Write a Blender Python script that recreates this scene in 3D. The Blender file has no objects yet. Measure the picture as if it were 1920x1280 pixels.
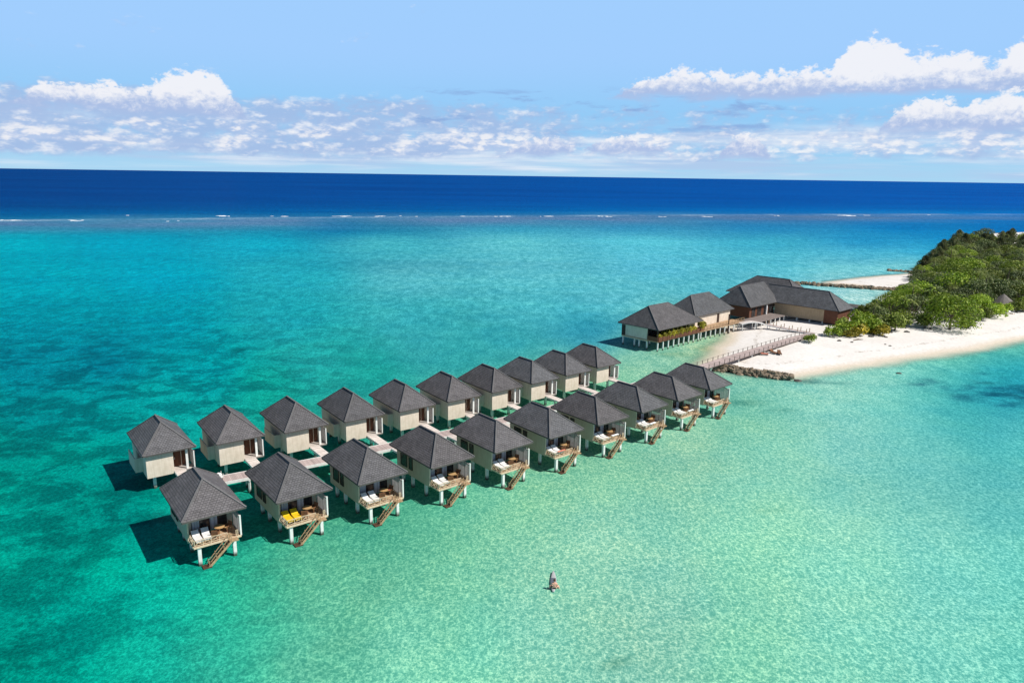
import bpy, math, random
import numpy as np
from mathutils import Vector, Matrix, noise as mnoise

R = math.radians
sc = bpy.context.scene
C = sc.collection
random.seed(7)

# ------------------------------------------------------------------ helpers
class MB:
    """Collects boxes, bars, tubes and faces; build() links them as one mesh object."""
    def __init__(self):
        self.v = []; self.f = []; self.uv = []; self.mi = []
    def face(self, pts, uv=None, mi=0):
        n = len(self.v); self.v += [tuple(p) for p in pts]
        self.f.append(tuple(range(n, n + len(pts)))); self.mi.append(mi)
        self.uv.append(uv if uv else [(p[0] + p[1] * .37, p[2] + p[1] * .11) for p in pts])
    def box(self, x0, x1, y0, y1, z0, z1, rz=0, c=None, mi=0):
        P = [(x0,y0,z0),(x1,y0,z0),(x1,y1,z0),(x0,y1,z0),(x0,y0,z1),(x1,y0,z1),(x1,y1,z1),(x0,y1,z1)]
        if rz:
            cx, cy = c if c else ((x0+x1)/2, (y0+y1)/2)
            ca, sa = math.cos(rz), math.sin(rz)
            P = [(cx+(x-cx)*ca-(y-cy)*sa, cy+(x-cx)*sa+(y-cy)*ca, z) for x,y,z in P]
        for q in ((3,2,1,0),(4,5,6,7),(0,1,5,4),(1,2,6,5),(2,3,7,6),(3,0,4,7)):
            self.face([P[i] for i in q], mi=mi)
    def bar(self, a, b, w, h, up=(0,0,1)):
        a = Vector(a); b = Vector(b); d = (b-a).normalized(); u = Vector(up)
        if abs(d.dot(u)) > .98: u = Vector((0,1,0))
        s = d.cross(u).normalized() * (w/2); t = s.cross(d).normalized() * (h/2)
        A = [a-s-t, a+s-t, a+s+t, a-s+t]; B = [b-s-t, b+s-t, b+s+t, b-s+t]
        self.face(A[::-1]); self.face(B)
        for i in range(4):
            j = (i+1) % 4; self.face([A[i], A[j], B[j], B[i]])
    def tube(self, a, b, r0, r1=None, n=8, cap=True):
        r1 = r0 if r1 is None else r1
        a = Vector(a); b = Vector(b); d = (b-a).normalized()
        u = Vector((0,0,1)) if abs(d.z) < .95 else Vector((1,0,0))
        s = d.cross(u).normalized(); t = s.cross(d).normalized()
        A = [a + (s*math.cos(k*2*math.pi/n) - t*math.sin(k*2*math.pi/n))*r0 for k in range(n)]
        B = [b + (s*math.cos(k*2*math.pi/n) - t*math.sin(k*2*math.pi/n))*r1 for k in range(n)]
        for i in range(n):
            j = (i+1) % n; self.face([A[i], B[i], B[j], A[j]][::-1])
        if cap: self.face(A); self.face(B[::-1])
    def build(self, name, mat, parent=None, smooth=False):
        me = bpy.data.meshes.new(name); me.from_pydata(self.v, [], self.f)
        ul = me.uv_layers.new(name='UVMap')
        flat = [c for f in self.uv for p in f for c in p]
        ul.data.foreach_set('uv', flat)
        for m in (mat if isinstance(mat, (list, tuple)) else [mat]): me.materials.append(m)
        me.polygons.foreach_set('material_index', self.mi)
        if smooth: me.polygons.foreach_set('use_smooth', [True]*len(self.f))
        me.update()
        return link(name, me, parent)

def link(name, data, parent=None):
    o = bpy.data.objects.new(name, data); C.objects.link(o)
    if parent: o.parent = parent
    return o

def tag(o, label=None, cat=None, group=None, kind=None):
    if label: o['label'] = label
    if cat: o['category'] = cat
    if group: o['group'] = group
    if kind: o['kind'] = kind
    return o

def thing(name, label, cat, loc=(0,0,0), rz=0, group=None):
    o = link(name, None); o.location = loc; o.rotation_euler = (0,0,rz)
    return tag(o, label, cat, group)

KIDS = {}
def kids(o):
    if o.name not in KIDS: KIDS[o.name] = list(o.children)
    return KIDS[o.name]
def dup(o, loc=None, rz=None, label=None, parent=None, scale=None):
    c = o.copy(); C.objects.link(c)
    if parent: c.parent = parent
    if loc is not None: c.location = loc
    if rz is not None: c.rotation_euler = (0,0,rz)
    if scale is not None: c.scale = scale
    if label: c['label'] = label
    for ch in kids(o): dup(ch, parent=c)
    return c

ORD = ['first','second','third','fourth','fifth','sixth','seventh','eighth','ninth','tenth']

# ------------------------------------------------------------------ materials
def srgb(r, g, b):
    f = lambda c: (c/12.92 if c <= .04045 else ((c+.055)/1.055)**2.4)
    return (f(r/255), f(g/255), f(b/255), 1)

class NT:
    def __init__(self, mat):
        self.t = mat.node_tree; self.n = self.t.nodes; self.l = self.t.links
    def new(self, typ, **kw):
        nd = self.n.new(typ)
        for k, v in kw.items():
            if k.startswith('i_'):
                key = k[2:]; key = int(key) if key.isdigit() else key.replace('_', ' ')
                self.put(nd.inputs[key], v)
            else: setattr(nd, k, v)
        return nd
    def put(self, sock, v):
        if isinstance(v, bpy.types.NodeSocket): self.l.new(v, sock)
        elif isinstance(v, bpy.types.Node): self.l.new(v.outputs[0], sock)
        else: sock.default_value = v
    def math(self, op, a, b=0.0, c=0.0, clamp=False):
        nd = self.n.new('ShaderNodeMath'); nd.operation = op; nd.use_clamp = clamp
        for i, v in enumerate((a, b, c)): self.put(nd.inputs[i], v)
        return nd.outputs[0]
    def mix(self, f, a, b, bt='MIX'):
        nd = self.n.new('ShaderNodeMix'); nd.data_type = 'RGBA'; nd.blend_type = bt
        self.put(nd.inputs[0], f); self.put(nd.inputs[6], a); self.put(nd.inputs[7], b)
        return nd.outputs[2]
    def ramp(self, f, stops, interp='LINEAR'):
        nd = self.n.new('ShaderNodeValToRGB'); cr = nd.color_ramp; cr.interpolation = interp
        while len(cr.elements) < len(stops): cr.elements.new(.5)
        for e, (p, c) in zip(cr.elements, stops):
            e.position = p; e.color = c if len(c) == 4 else (*c, 1)
        self.put(nd.inputs[0], f); return nd.outputs[0]
    def noise(self, vec, scale, detail=3, rough=.55, dist=0.0):
        nd = self.n.new('ShaderNodeTexNoise'); self.put(nd.inputs['Vector'], vec)
        nd.inputs['Scale'].default_value = scale; nd.inputs['Detail'].default_value = detail
        nd.inputs['Roughness'].default_value = rough; nd.inputs['Distortion'].default_value = dist
        return nd.outputs['Fac']
    def smooth(self, v, a, b):
        nd = self.n.new('ShaderNodeMapRange'); nd.interpolation_type = 'SMOOTHSTEP'
        self.put(nd.inputs[0], v); nd.inputs[1].default_value = a; nd.inputs[2].default_value = b
        return nd.outputs[0]
    def scalevec(self, vec, s):
        nd = self.n.new('ShaderNodeVectorMath'); nd.operation = 'MULTIPLY'
        self.put(nd.inputs[0], vec); nd.inputs[1].default_value = s
        return nd.outputs[0]

def newmat(name):
    m = bpy.data.materials.new(name); m.use_nodes = True
    nt = NT(m); bs = m.node_tree.nodes['Principled BSDF']
    return m, nt, bs

def g3(v): return (v, v, v, 1)

def m_simple(name, col, rough=.6, var=.25, scale=6.0, spec=.3, bump=0.0, bscale=20):
    """plain colour broken by a wear noise"""
    m, nt, bs = newmat(name)
    tc = nt.new('ShaderNodeTexCoord')
    oi = nt.new('ShaderNodeObjectInfo')
    n = nt.noise(tc.outputs['Object'], scale, 4, .6)
    f = nt.ramp(n, [(.25, g3(1-var)), (.75, g3(1+var*.6))])
    col = nt.mix(1, col, f, 'MULTIPLY')
    f2 = nt.math('MULTIPLY_ADD', oi.outputs['Random'], .16, .92)
    cm = nt.new('ShaderNodeCombineXYZ', i_0=f2, i_1=f2, i_2=f2)
    col = nt.mix(1, col, cm.outputs[0], 'MULTIPLY')
    nt.put(bs.inputs['Base Color'], col)
    bs.inputs['Roughness'].default_value = rough
    bs.inputs['Specular IOR Level'].default_value = spec
    if bump:
        b = nt.new('ShaderNodeBump', i_Strength=.5, i_Distance=bump)
        nt.put(b.inputs['Height'], nt.noise(tc.outputs['Object'], bscale, 3))
        nt.put(bs.inputs['Normal'], b.outputs[0])
    return m

def m_planks(name, col, width=.14, axis=0, var=.3, rough=.75, dark=.45):
    """boards with gaps, laid along one local axis"""
    m, nt, bs = newmat(name)
    tc = nt.new('ShaderNodeTexCoord'); sp = nt.new('ShaderNodeSeparateXYZ'); nt.put(sp.inputs[0], tc.outputs['Object'])
    q = nt.math('DIVIDE', sp.outputs[axis], width)
    fr = nt.math('FRACT', q); fl = nt.math('FLOOR', q)
    wn = nt.new('ShaderNodeTexWhiteNoise', noise_dimensions='1D'); nt.put(wn.inputs['W'], fl)
    v = nt.math('MULTIPLY_ADD', wn.outputs['Value'], var, 1-var/2)
    gap = nt.math('GREATER_THAN', fr, .08)
    g2 = nt.math('MULTIPLY_ADD', gap, 1-dark, dark)
    n = nt.noise(tc.outputs['Object'], 1.3, 4, .6)
    v = nt.math('MULTIPLY', nt.math('MULTIPLY', v, g2), nt.math('MULTIPLY_ADD', n, .5, .75))
    cm = nt.new('ShaderNodeCombineXYZ', i_0=v, i_1=v, i_2=v)
    nt.put(bs.inputs['Base Color'], nt.mix(1, col, cm.outputs[0], 'MULTIPLY'))
    bs.inputs['Roughness'].default_value = rough; bs.inputs['Specular IOR Level'].default_value = .2
    return m

def m_roof(name, col):
    m, nt, bs = newmat(name)
    uv = nt.new('ShaderNodeUVMap'); tc = nt.new('ShaderNodeTexCoord'); oi = nt.new('ShaderNodeObjectInfo')
    br = nt.new('ShaderNodeTexBrick', offset=.5, offset_frequency=2)
    nt.put(br.inputs['Vector'], uv.outputs[0])
    br.inputs['Color1'].default_value = g3(.84); br.inputs['Color2'].default_value = g3(1.14); br.inputs['Mortar'].default_value = g3(.5)
    br.inputs['Scale'].default_value = 1; br.inputs['Mortar Size'].default_value = .028
    br.inputs['Mortar Smooth'].default_value = .4
    br.inputs['Brick Width'].default_value = .30; br.inputs['Row Height'].default_value = .24
    col = nt.mix(nt.math('MULTIPLY', oi.outputs['Random'], .9), col, tuple(c*k for c, k in zip(col[:3], (1.14, 1.03, 1.0))) + (1,))
    v = nt.math('MULTIPLY_ADD', nt.math('FRACT', nt.math('MULTIPLY', oi.outputs['Random'], 7.3)), .24, .86)
    cv = nt.new('ShaderNodeCombineXYZ', i_0=v, i_1=v, i_2=v); col = nt.mix(1, col, cv.outputs[0], 'MULTIPLY')
    c = nt.mix(1, col, br.outputs['Color'], 'MULTIPLY')
    n = nt.noise(tc.outputs['Object'], .7, 5, .65)
    c = nt.mix(1, c, nt.ramp(n, [(.3, g3(.72)), (.7, g3(1.22))]), 'MULTIPLY')
    lich = nt.noise(nt.scalevec(tc.outputs['Object'], (1.6, 1.6, .5)), 1.1, 4, .7)
    c = nt.mix(nt.math('MULTIPLY', nt.smooth(lich, .56, .72), .35), c, (.20, .19, .17, 1))
    n2 = nt.noise(uv.outputs[0], 4.5, 3, .6)
    c = nt.mix(1, c, nt.ramp(n2, [(.3, g3(.86)), (.7, g3(1.12))]), 'MULTIPLY')
    nt.put(bs.inputs['Base Color'], c)
    bs.inputs['Roughness'].default_value = .75; bs.inputs['Specular IOR Level'].default_value = .25
    # each course laps over the one below
    sp = nt.new('ShaderNodeSeparateXYZ'); nt.put(sp.inputs[0], uv.outputs[0])
    saw = nt.math('SUBTRACT', 1, nt.math('FRACT', nt.math('DIVIDE', sp.outputs[1], .24)))
    h = nt.math('ADD', nt.math('MULTIPLY', saw, .6), nt.math('MULTIPLY', br.outputs['Fac'], -.5))
    b = nt.new('ShaderNodeBump', i_Strength=.7, i_Distance=.05); nt.put(b.inputs['Height'], h)
    nt.put(bs.inputs['Normal'], b.outputs[0])
    return m

def m_wall(name, col):
    m, nt, bs = newmat(name)
    tc = nt.new('ShaderNodeTexCoord'); sp = nt.new('ShaderNodeSeparateXYZ'); nt.put(sp.inputs[0], tc.outputs['Object'])
    n = nt.noise(tc.outputs['Object'], 1.1, 5, .65)
    c = nt.mix(1, col, nt.ramp(n, [(.25, (.86, .85, .82)), (.7, (1.04, 1.04, 1.04))]), 'MULTIPLY')
    # rain streaks
    st = nt.noise(nt.scalevec(tc.outputs['Object'], (7, 7, .5)), 1, 3, .6)
    c = nt.mix(1, c, nt.ramp(st, [(.3, (.86, .84, .80)), (.6, (1, 1, 1))]), 'MULTIPLY')
    fr = nt.math('FRACT', nt.math('DIVIDE', sp.outputs[2], .2))
    ln = nt.math('GREATER_THAN', fr, .1)
    k = nt.math('MULTIPLY_ADD', ln, .12, .88)
    cm = nt.new('ShaderNodeCombineXYZ', i_0=k, i_1=k, i_2=k)
    c = nt.mix(1, c, cm.outputs[0], 'MULTIPLY')
    nt.put(bs.inputs['Base Color'], c); bs.inputs['Roughness'].default_value = .85
    bs.inputs['Specular IOR Level'].default_value = .15
    return m

def m_concrete(name, col):
    """pale post with a dark weed line just above the water"""
    m, nt, bs = newmat(name)
    gm = nt.new('ShaderNodeNewGeometry'); sp = nt.new('ShaderNodeSeparateXYZ'); nt.put(sp.inputs[0], gm.outputs['Position'])
    n = nt.noise(gm.outputs['Position'], 3, 4, .6)
    z = nt.math('MULTIPLY_ADD', n, .35, nt.math('SUBTRACT', sp.outputs[2], .17))
    c = nt.mix(nt.smooth(z, .12, .62), (.06, .075, .05, 1), col)
    c = nt.mix(1, c, nt.ramp(n, [(.3, g3(.85)), (.7, g3(1.06))]), 'MULTIPLY')
    nt.put(bs.inputs['Base Color'], c); bs.inputs['Roughness'].default_value = .8
    return m

def m_glass(name):
    m, nt, bs = newmat(name)
    tc = nt.new('ShaderNodeTexCoord')
    n = nt.noise(tc.outputs['Object'], 1.2, 2)
    nt.put(bs.inputs['Base Color'], nt.ramp(n, [(.35, (.012, .013, .016)), (.7, (.05, .045, .045))]))
    bs.inputs['Roughness'].default_value = .08; bs.inputs['Specular IOR Level'].default_value = .5
    return m

def m_leaf(name, ca, cb, cc, trans=.14):
    m, nt, bs = newmat(name)
    oi = nt.new('ShaderNodeObjectInfo'); tc = nt.new('ShaderNodeTexCoord'); gm = nt.new('ShaderNodeNewGeometry')
    n = nt.noise(tc.outputs['Object'], .8, 3, .6)
    c = nt.mix(nt.smooth(n, .38, .62), ca, cb)
    c = nt.mix(nt.math('POWER', gm.outputs['Random Per Island'], 3.0), c, cc)
    v = nt.math('MULTIPLY_ADD', gm.outputs['Random Per Island'], .7, .72)
    v = nt.math('MULTIPLY', v, nt.math('MULTIPLY_ADD', oi.outputs['Random'], .95, .62))
    cm = nt.new('ShaderNodeCombineXYZ', i_0=v, i_1=v, i_2=v)
    c = nt.mix(1, c, cm.outputs[0], 'MULTIPLY')
    nt.put(bs.inputs['Base Color'], c)
    bs.inputs['Roughness'].default_value = .55; bs.inputs['Specular IOR Level'].default_value = .25
    tr = nt.new('ShaderNodeBsdfTranslucent'); nt.put(tr.inputs[0], nt.mix(1, c, (1.0, 1.25, .5, 1), 'MULTIPLY'))
    mx = nt.new('ShaderNodeMixShader', i_0=trans); nt.l.new(bs.outputs[0], mx.inputs[1]); nt.l.new(tr.outputs[0], mx.inputs[2])
    nt.l.new(mx.outputs[0], m.node_tree.nodes['Material Output'].inputs[0])
    return m

M = {}
M['roof'] = m_roof('roof_shingle', (.118, .121, .128, 1))
M['ridge'] = m_simple('ridge_tile', (.15, .145, .145, 1), .75, .3, 5)
M['fascia'] = m_simple('fascia_board', (.09, .082, .075, 1), .8, .25, 4)
M['wall'] = m_wall('cream_wall', (.72, .625, .525, 1))
M['taupe'] = m_wall('taupe_wall', (.53, .455, .36, 1))
M['rail'] = m_simple('dark_grey_timber', (.19, .15, .13, 1), .8, .4, 5)
M['annex'] = m_wall('pale_screen_wall', (.64, .58, .49, 1))
M['tanwall'] = m_wall('tan_wall', (.50, .38, .25, 1))
M['timber'] = m_planks('honey_timber', (.52, .33, .17, 1), .12, 0, .35)
M['palewood'] = m_simple('pale_cream_timber', (.66, .52, .36, 1), .8, .25, 6)
M['stair'] = m_simple('weathered_timber', (.42, .28, .16, 1), .8, .4, 6)
M['tread'] = m_simple('dark_wet_timber', (.10, .05, .03, 1), .7, .4, 6)
M['deck'] = m_planks('deck_boards', (.42, .28, .17, 1), .13, 0, .35)
M['greydeck'] = m_planks('grey_deck_boards', (.23, .19, .175, 1), .16, 0, .4)
M['paledeck'] = m_planks('pale_deck_boards', (.58, .52, .47, 1), .16, 1, .25)
M['redwood'] = m_planks('red_brown_wood', (.135, .058, .035, 1), .16, 0, .45)
M['darkwood'] = m_simple('dark_wood', (.055, .032, .024, 1), .6, .35, 5)
M['white'] = m_simple('white_paint', (.78, .77, .74, 1), .5, .14, 3)
M['concrete'] = m_concrete('white_concrete', (.76, .76, .73, 1))
M['greyslat'] = m_planks('grey_slats', (.36, .34, .33, 1), .12, 1, .25)
M['glass'] = m_glass('dark_glass')
M['curtain'] = m_planks('grey_curtain', (.36, .36, .40, 1), .11, 0, .5, .9, .6)
M['cushion'] = m_simple('white_cushion', (.82, .81, .79, 1), .9, .1, 4)
M['yellow'] = m_simple('yellow_cushion', (.80, .52, .015, 1), .85, .14, 4)
M['tan'] = m_simple('tan_wicker', (.50, .31, .14, 1), .7, .3, 12)
M['brown'] = m_simple('brown_wicker', (.22, .10, .05, 1), .7, .3, 12)
M['coral'] = m_simple('coral_towel', (.62, .22, .15, 1), .9, .2, 8)
M['rock'] = m_simple('breakwater_rock', (.27, .21, .15, 1), .9, .5, 1.2, .2, .08, 5)
M['wetrock'] = m_simple('dark_wet_rock', (.07, .06, .05, 1), .6, .5, 1.6, .4, .08, 5)
M['thatch'] = m_simple('grey_thatch', (.20, .18, .165, 1), .95, .35, 3, .1, .05, 14)
M['trunk'] = m_simple('bark', (.16, .12, .09, 1), .9, .4, 4, .1, .03, 9)
M['foam'] = m_simple('sea_foam', (.82, .84, .85, 1), .8, .1, .4)
M['skin'] = m_simple('skin', (.74, .39, .28, 1), .55, .08, 8)
M['hair'] = m_simple('brown_hair', (.09, .04, .02, 1), .6, .3, 40)
M['shorts'] = m_simple('dark_green_shorts', (.012, .035, .032, 1), .8, .3, 20)
M['board'] = m_simple('grey_board', (.42, .42, .42, 1), .35, .1, 3)
M['boardtip'] = m_simple('dark_board_pad', (.10, .11, .14, 1), .7, .15, 6)
M['leafA'] = m_leaf('sea_lettuce_leaf', (0.085, 0.132, 0.016, 1), (0.147, 0.194, 0.022, 1), (0.248, 0.264, 0.070, 1))
M['leafB'] = m_leaf('dark_tree_leaf', (0.043, 0.074, 0.022, 1), (0.093, 0.121, 0.031, 1), (0.186, 0.202, 0.093, 1))
M['leafC'] = m_leaf('casuarina_needle', (.11, .14, .06, 1), (.16, .16, .08, 1), (.22, .19, .11, 1), .2)
M['leafD'] = m_leaf('yellow_shrub_leaf', (0.210, 0.210, 0.017, 1), (0.336, 0.266, 0.017, 1), (0.504, 0.378, 0.042, 1))
M['leafE'] = m_leaf('bright_bush_leaf', (0.116, 0.202, 0.012, 1), (0.194, 0.271, 0.016, 1), (0.295, 0.341, 0.046, 1))
M['frond'] = m_leaf('palm_frond', (0.093, 0.132, 0.025, 1), (0.155, 0.186, 0.039, 1), (0.248, 0.248, 0.093, 1))

# ------------------------------------------------------------------ settings
EXPOSURE = 0.12
SUN = 5.0
SKY = 0.05
SKYTINT = (1, 1, 1, 1)
WATER_GAIN = np.array((1.30, 1.26, 1.31))
WAVE = 0.35
# what lies under the water: x, y in metres and the colour it gives
WATER_SAMPLES = [
    (-1925.5, 2759.1, 0, 68, 138), (-669.3, 1907.7, 0, 72, 146), (-6.3, 2067.3, 0, 80, 162), (633.4, 1836.7, 0, 88, 178), (1558.7, 2254.5, 0, 88, 178), (-509.3, 724.4, 0, 62, 132), 
    (-275.9, 782.5, 0, 68, 140), (-2.3, 836.1, 0, 84, 160), (329.1, 949.8, 0, 92, 178), (762.6, 1098.4, 0, 98, 190), (-380.4, 539.2, 0, 95, 158), (-214.5, 606.8, 10, 100, 160), 
    (-1.7, 674.2, 20, 108, 168), (267.5, 770.2, 15, 108, 182), (572.1, 821.8, 0, 105, 190), (-342.7, 485, 70, 125, 160), (-272.2, 513.4, 85, 130, 165), (-195.2, 551.5, 90, 135, 170), 
    (-103.5, 581.3, 85, 130, 168), (-1.5, 614.5, 85, 132, 170), (111.1, 643, 75, 128, 172), (237.9, 683.7, 60, 122, 178), (388, 722.1, 35, 118, 188), (490.5, 703.3, 0, 115, 190), 
    (-309, 436.6, 0, 140, 170), (-239.5, 450.9, 0, 130, 165), (-168.6, 475.5, 10, 135, 170), (-113.1, 477, 0, 110, 165), (-86.1, 482.6, 20, 125, 165), (-1.2, 500.1, 45, 150, 185), 
    (90.1, 519, 45, 140, 185), (188.3, 539.2, 30, 130, 185), (303.6, 563, 5, 122, 190), (408.8, 584.7, 0, 115, 190), (-243.7, 354, 0, 176, 196), (-193.1, 362.2, 0, 166, 196), 
    (-127.5, 358.1, 15, 171, 199), (-65.8, 367.8, 71, 182, 197), (-0.8, 378, 96, 194, 207), (67.9, 388.8, 86, 190, 212), (140.6, 400.1, 56, 164, 195), (213.3, 428.5, 26, 141, 195), 
    (269.2, 437.6, 6, 131, 195), (-156.4, 232.3, 0, 163, 184), (-116.8, 236.5, 0, 161, 189), (-79.7, 253.9, 31, 167, 187), (-33.2, 245.2, 86, 182, 197), (7.5, 263.4, 96, 192, 207), 
    (58.8, 285, 91, 192, 217), (109.4, 309.1, 76, 181, 205), (169, 337.6, 66, 171, 205), (218.9, 382.2, 46, 166, 210), (102.6, 266.4, 96, 196, 215), (127.6, 269.1, 116, 201, 212), 
    (157.8, 296.5, 126, 206, 215), (104.8, 234.5, 165, 218, 220), (109.6, 219.1, 180, 225, 222), (-112.7, 165.3, 0, 151, 169), (-83.7, 167.5, 0, 149, 169), (-56, 176.3, 26, 162, 177), 
    (-23.5, 171.9, 56, 172, 185), (5.5, 188.4, 76, 182, 197), (29.3, 207.3, 91, 187, 205), (63.5, 230.6, 80, 180, 200), (-89, 127.5, 0, 129, 149), (-74.7, 128.3, 0, 119, 142), 
    (-54, 125.7, 0, 146, 159), (-36, 130.5, 36, 167, 167), (-17.6, 144.5, 56, 167, 177), (-1.1, 150.4, 46, 162, 177), (17.8, 168.5, 41, 157, 182), (20.2, 157.1, 26, 137, 182), 
    (-69.8, 98.5, 0, 129, 139), (-62.3, 98.8, 0, 139, 144), (-53.3, 104.1, 5, 161, 159), (-40.1, 113.1, 10, 160, 145), (-24.6, 123.7, 20, 158, 150), (-11.4, 136, 46, 167, 172), 
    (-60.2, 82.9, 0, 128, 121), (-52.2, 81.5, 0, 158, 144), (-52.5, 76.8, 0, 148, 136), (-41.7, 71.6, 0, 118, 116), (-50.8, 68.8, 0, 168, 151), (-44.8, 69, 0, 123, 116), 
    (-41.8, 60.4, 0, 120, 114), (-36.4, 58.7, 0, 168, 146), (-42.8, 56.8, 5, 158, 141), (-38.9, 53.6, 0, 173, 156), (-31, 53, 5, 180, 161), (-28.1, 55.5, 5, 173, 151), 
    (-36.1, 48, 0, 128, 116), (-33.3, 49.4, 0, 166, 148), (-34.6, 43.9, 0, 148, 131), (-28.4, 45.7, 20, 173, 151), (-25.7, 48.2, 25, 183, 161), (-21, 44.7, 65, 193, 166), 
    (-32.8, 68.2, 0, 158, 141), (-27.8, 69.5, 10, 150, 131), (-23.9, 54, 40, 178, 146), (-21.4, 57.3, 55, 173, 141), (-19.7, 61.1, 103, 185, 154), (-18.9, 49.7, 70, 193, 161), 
    (-17.7, 65.2, 88, 175, 144), (-15.9, 54.2, 123, 205, 169), (-15.1, 45.4, 128, 210, 174), (-13.5, 65.4, 78, 170, 139), (-12, 57.6, 123, 200, 164), (-8.2, 65.5, 113, 195, 159), 
    (-7.9, 48.7, 143, 225, 194), (-4.3, 56.1, 138, 215, 179), (0.3, 70.4, 133, 208, 171), (2.3, 59.8, 150, 214, 185), (2, 48.9, 157, 224, 197), (9.4, 66, 157, 217, 192), 
    (10.9, 79, 147, 212, 177), (9.8, 46.6, 152, 212, 187), (13.4, 54.1, 157, 217, 192), (-2, 45.1, 148, 230, 194), (-23.3, 73.5, 48, 162, 134), (-17.2, 78, 63, 170, 141), 
    (-10.1, 81.4, 93, 185, 151), (-30.4, 84, 10, 156, 141), (-22, 87.9, 43, 162, 147), (-14.4, 93.1, 68, 178, 159), (-6.1, 100.1, 103, 188, 159), (0.1, 106.6, 100, 185, 145), 
    (8, 112.6, 120, 195, 150), (17.8, 120.8, 130, 200, 160), (2.9, 83.5, 132, 197, 162), (8.5, 87.2, 137, 200, 167), (24.7, 134, 162, 214, 185), (32.7, 143, 152, 204, 172), 
    (26.5, 144.9, 131, 202, 182), (43.1, 153.3, 170, 205, 165), (36.1, 138.8, 165, 212, 178), (47.5, 148.6, 200, 220, 185), (25.2, 93.7, 162, 214, 182), (35.5, 103.1, 140, 212, 178), 
    (38.9, 114.1, 135, 205, 185), (35.8, 109.7, 100, 180, 165), (47.9, 114.5, 140, 212, 195), (56.8, 122.9, 165, 222, 205), (68.2, 128.7, 165, 222, 205), (81.9, 137.2, 150, 215, 190), 
    (94.7, 144.4, 140, 205, 170), (108.9, 152.4, 90, 195, 180), (114.9, 157.9, 140, 205, 175), (33.6, 86.4, 148, 217, 193), (47.6, 94.6, 141, 212, 203), (58.6, 109.4, 125, 212, 200), 
    (69.6, 118.6, 100, 200, 195), (81.5, 129.4, 60, 185, 190), (92.2, 133.8, 30, 172, 190), (98.5, 134.2, 22, 166, 190), (79, 116, 30, 150, 175), (84.8, 119.4, 20, 145, 172), 
    (83.2, 111.9, 28, 150, 172), (74.4, 102.4, 96, 195, 198), (70.2, 104.7, 85, 195, 185), (72, 95.6, 91, 197, 198), (54.6, 87.2, 126, 209, 203), (27.5, 68.9, 146, 217, 188), 
    (37.1, 71.6, 141, 212, 193), (44.5, 69.4, 136, 212, 198), (56.5, 74.8, 111, 202, 198), (20.9, 56.8, 146, 219, 188), (30.4, 57, 146, 222, 198), (39.9, 57.3, 136, 219, 203), 
    (48.2, 61, 116, 209, 198), (17.6, 46.1, 144, 222, 188), (25.5, 46.3, 146, 225, 198), (33.5, 46.5, 138, 222, 203), (38.2, 46.6, 126, 217, 198), 
]

PATCHES = [
    (8.1,46.2,.9,.5,.42,(75,130,95)), (15,45,.7,.5,.35,(80,140,110)), (-54.6,139,2.0,1.3,.75,(0,90,95)), (36.3,109.7,4.5,1.7,.5,(60,135,120)),
    (42,106,3,1,.35,(60,140,125)), (71.8,128.9,.8,.5,.5,(120,120,95)), (84.7,123.6,2.2,.35,.8,(20,80,80)), (52.5,122.6,3.4,1.3,.8,(45,105,110)), (57,122,3,.5,.5,(60,140,140)),
    (33,141,5,2,.25,(120,140,80)), (41.5,146,4,2.5,.35,(150,150,100)), (28,72,1.4,.5,.3,(90,150,110)),
]

# ------------------------------------------------------------------ camera (a drone 35 m above the lagoon)
pitch, roll = R(13.0924), R(.8355)
cs, sn, cp, sp_ = math.cos(roll), math.sin(roll), math.cos(pitch), math.sin(pitch)
right = Vector((cs, sn*sp_, sn*cp)); up = Vector((-sn, cs*sp_, cs*cp)); fwd = Vector((0, cp, -sp_))
cam = bpy.data.cameras.new('camera'); cam.sensor_width = 36; cam.lens = 36*1350/1920
cam.clip_start = .5; cam.clip_end = 60000
co = bpy.data.objects.new('camera', cam); C.objects.link(co)
mat = Matrix((right, up, -fwd)).transposed().to_4x4(); mat.translation = (0, 0, 35)
co.matrix_world = mat
sc.camera = co
sc.view_settings.view_transform = 'Standard'; sc.view_settings.look = 'None'
sc.view_settings.exposure = EXPOSURE; sc.view_settings.gamma = 1
sc.view_settings.use_curve_mapping = False
sc.cycles.max_bounces = 6; sc.cycles.diffuse_bounces = 3; sc.cycles.transparent_max_bounces = 8
sc.cycles.use_denoising = True

# ------------------------------------------------------------------ sun
SUN_AZ, SUN_EL = 107.0, 47.0
sd = Vector((math.sin(R(SUN_AZ))*math.cos(R(SUN_EL)), math.cos(R(SUN_AZ))*math.cos(R(SUN_EL)), math.sin(R(SUN_EL))))
sl = bpy.data.lights.new('sun', 'SUN'); sl.energy = SUN; sl.angle = R(.7); sl.color = (1, .955, .89)
so = bpy.data.objects.new('sun', sl); C.objects.link(so); so.location = (60, -40, 90)
so.rotation_euler = sd.to_track_quat('Z', 'Y').to_euler()

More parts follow.
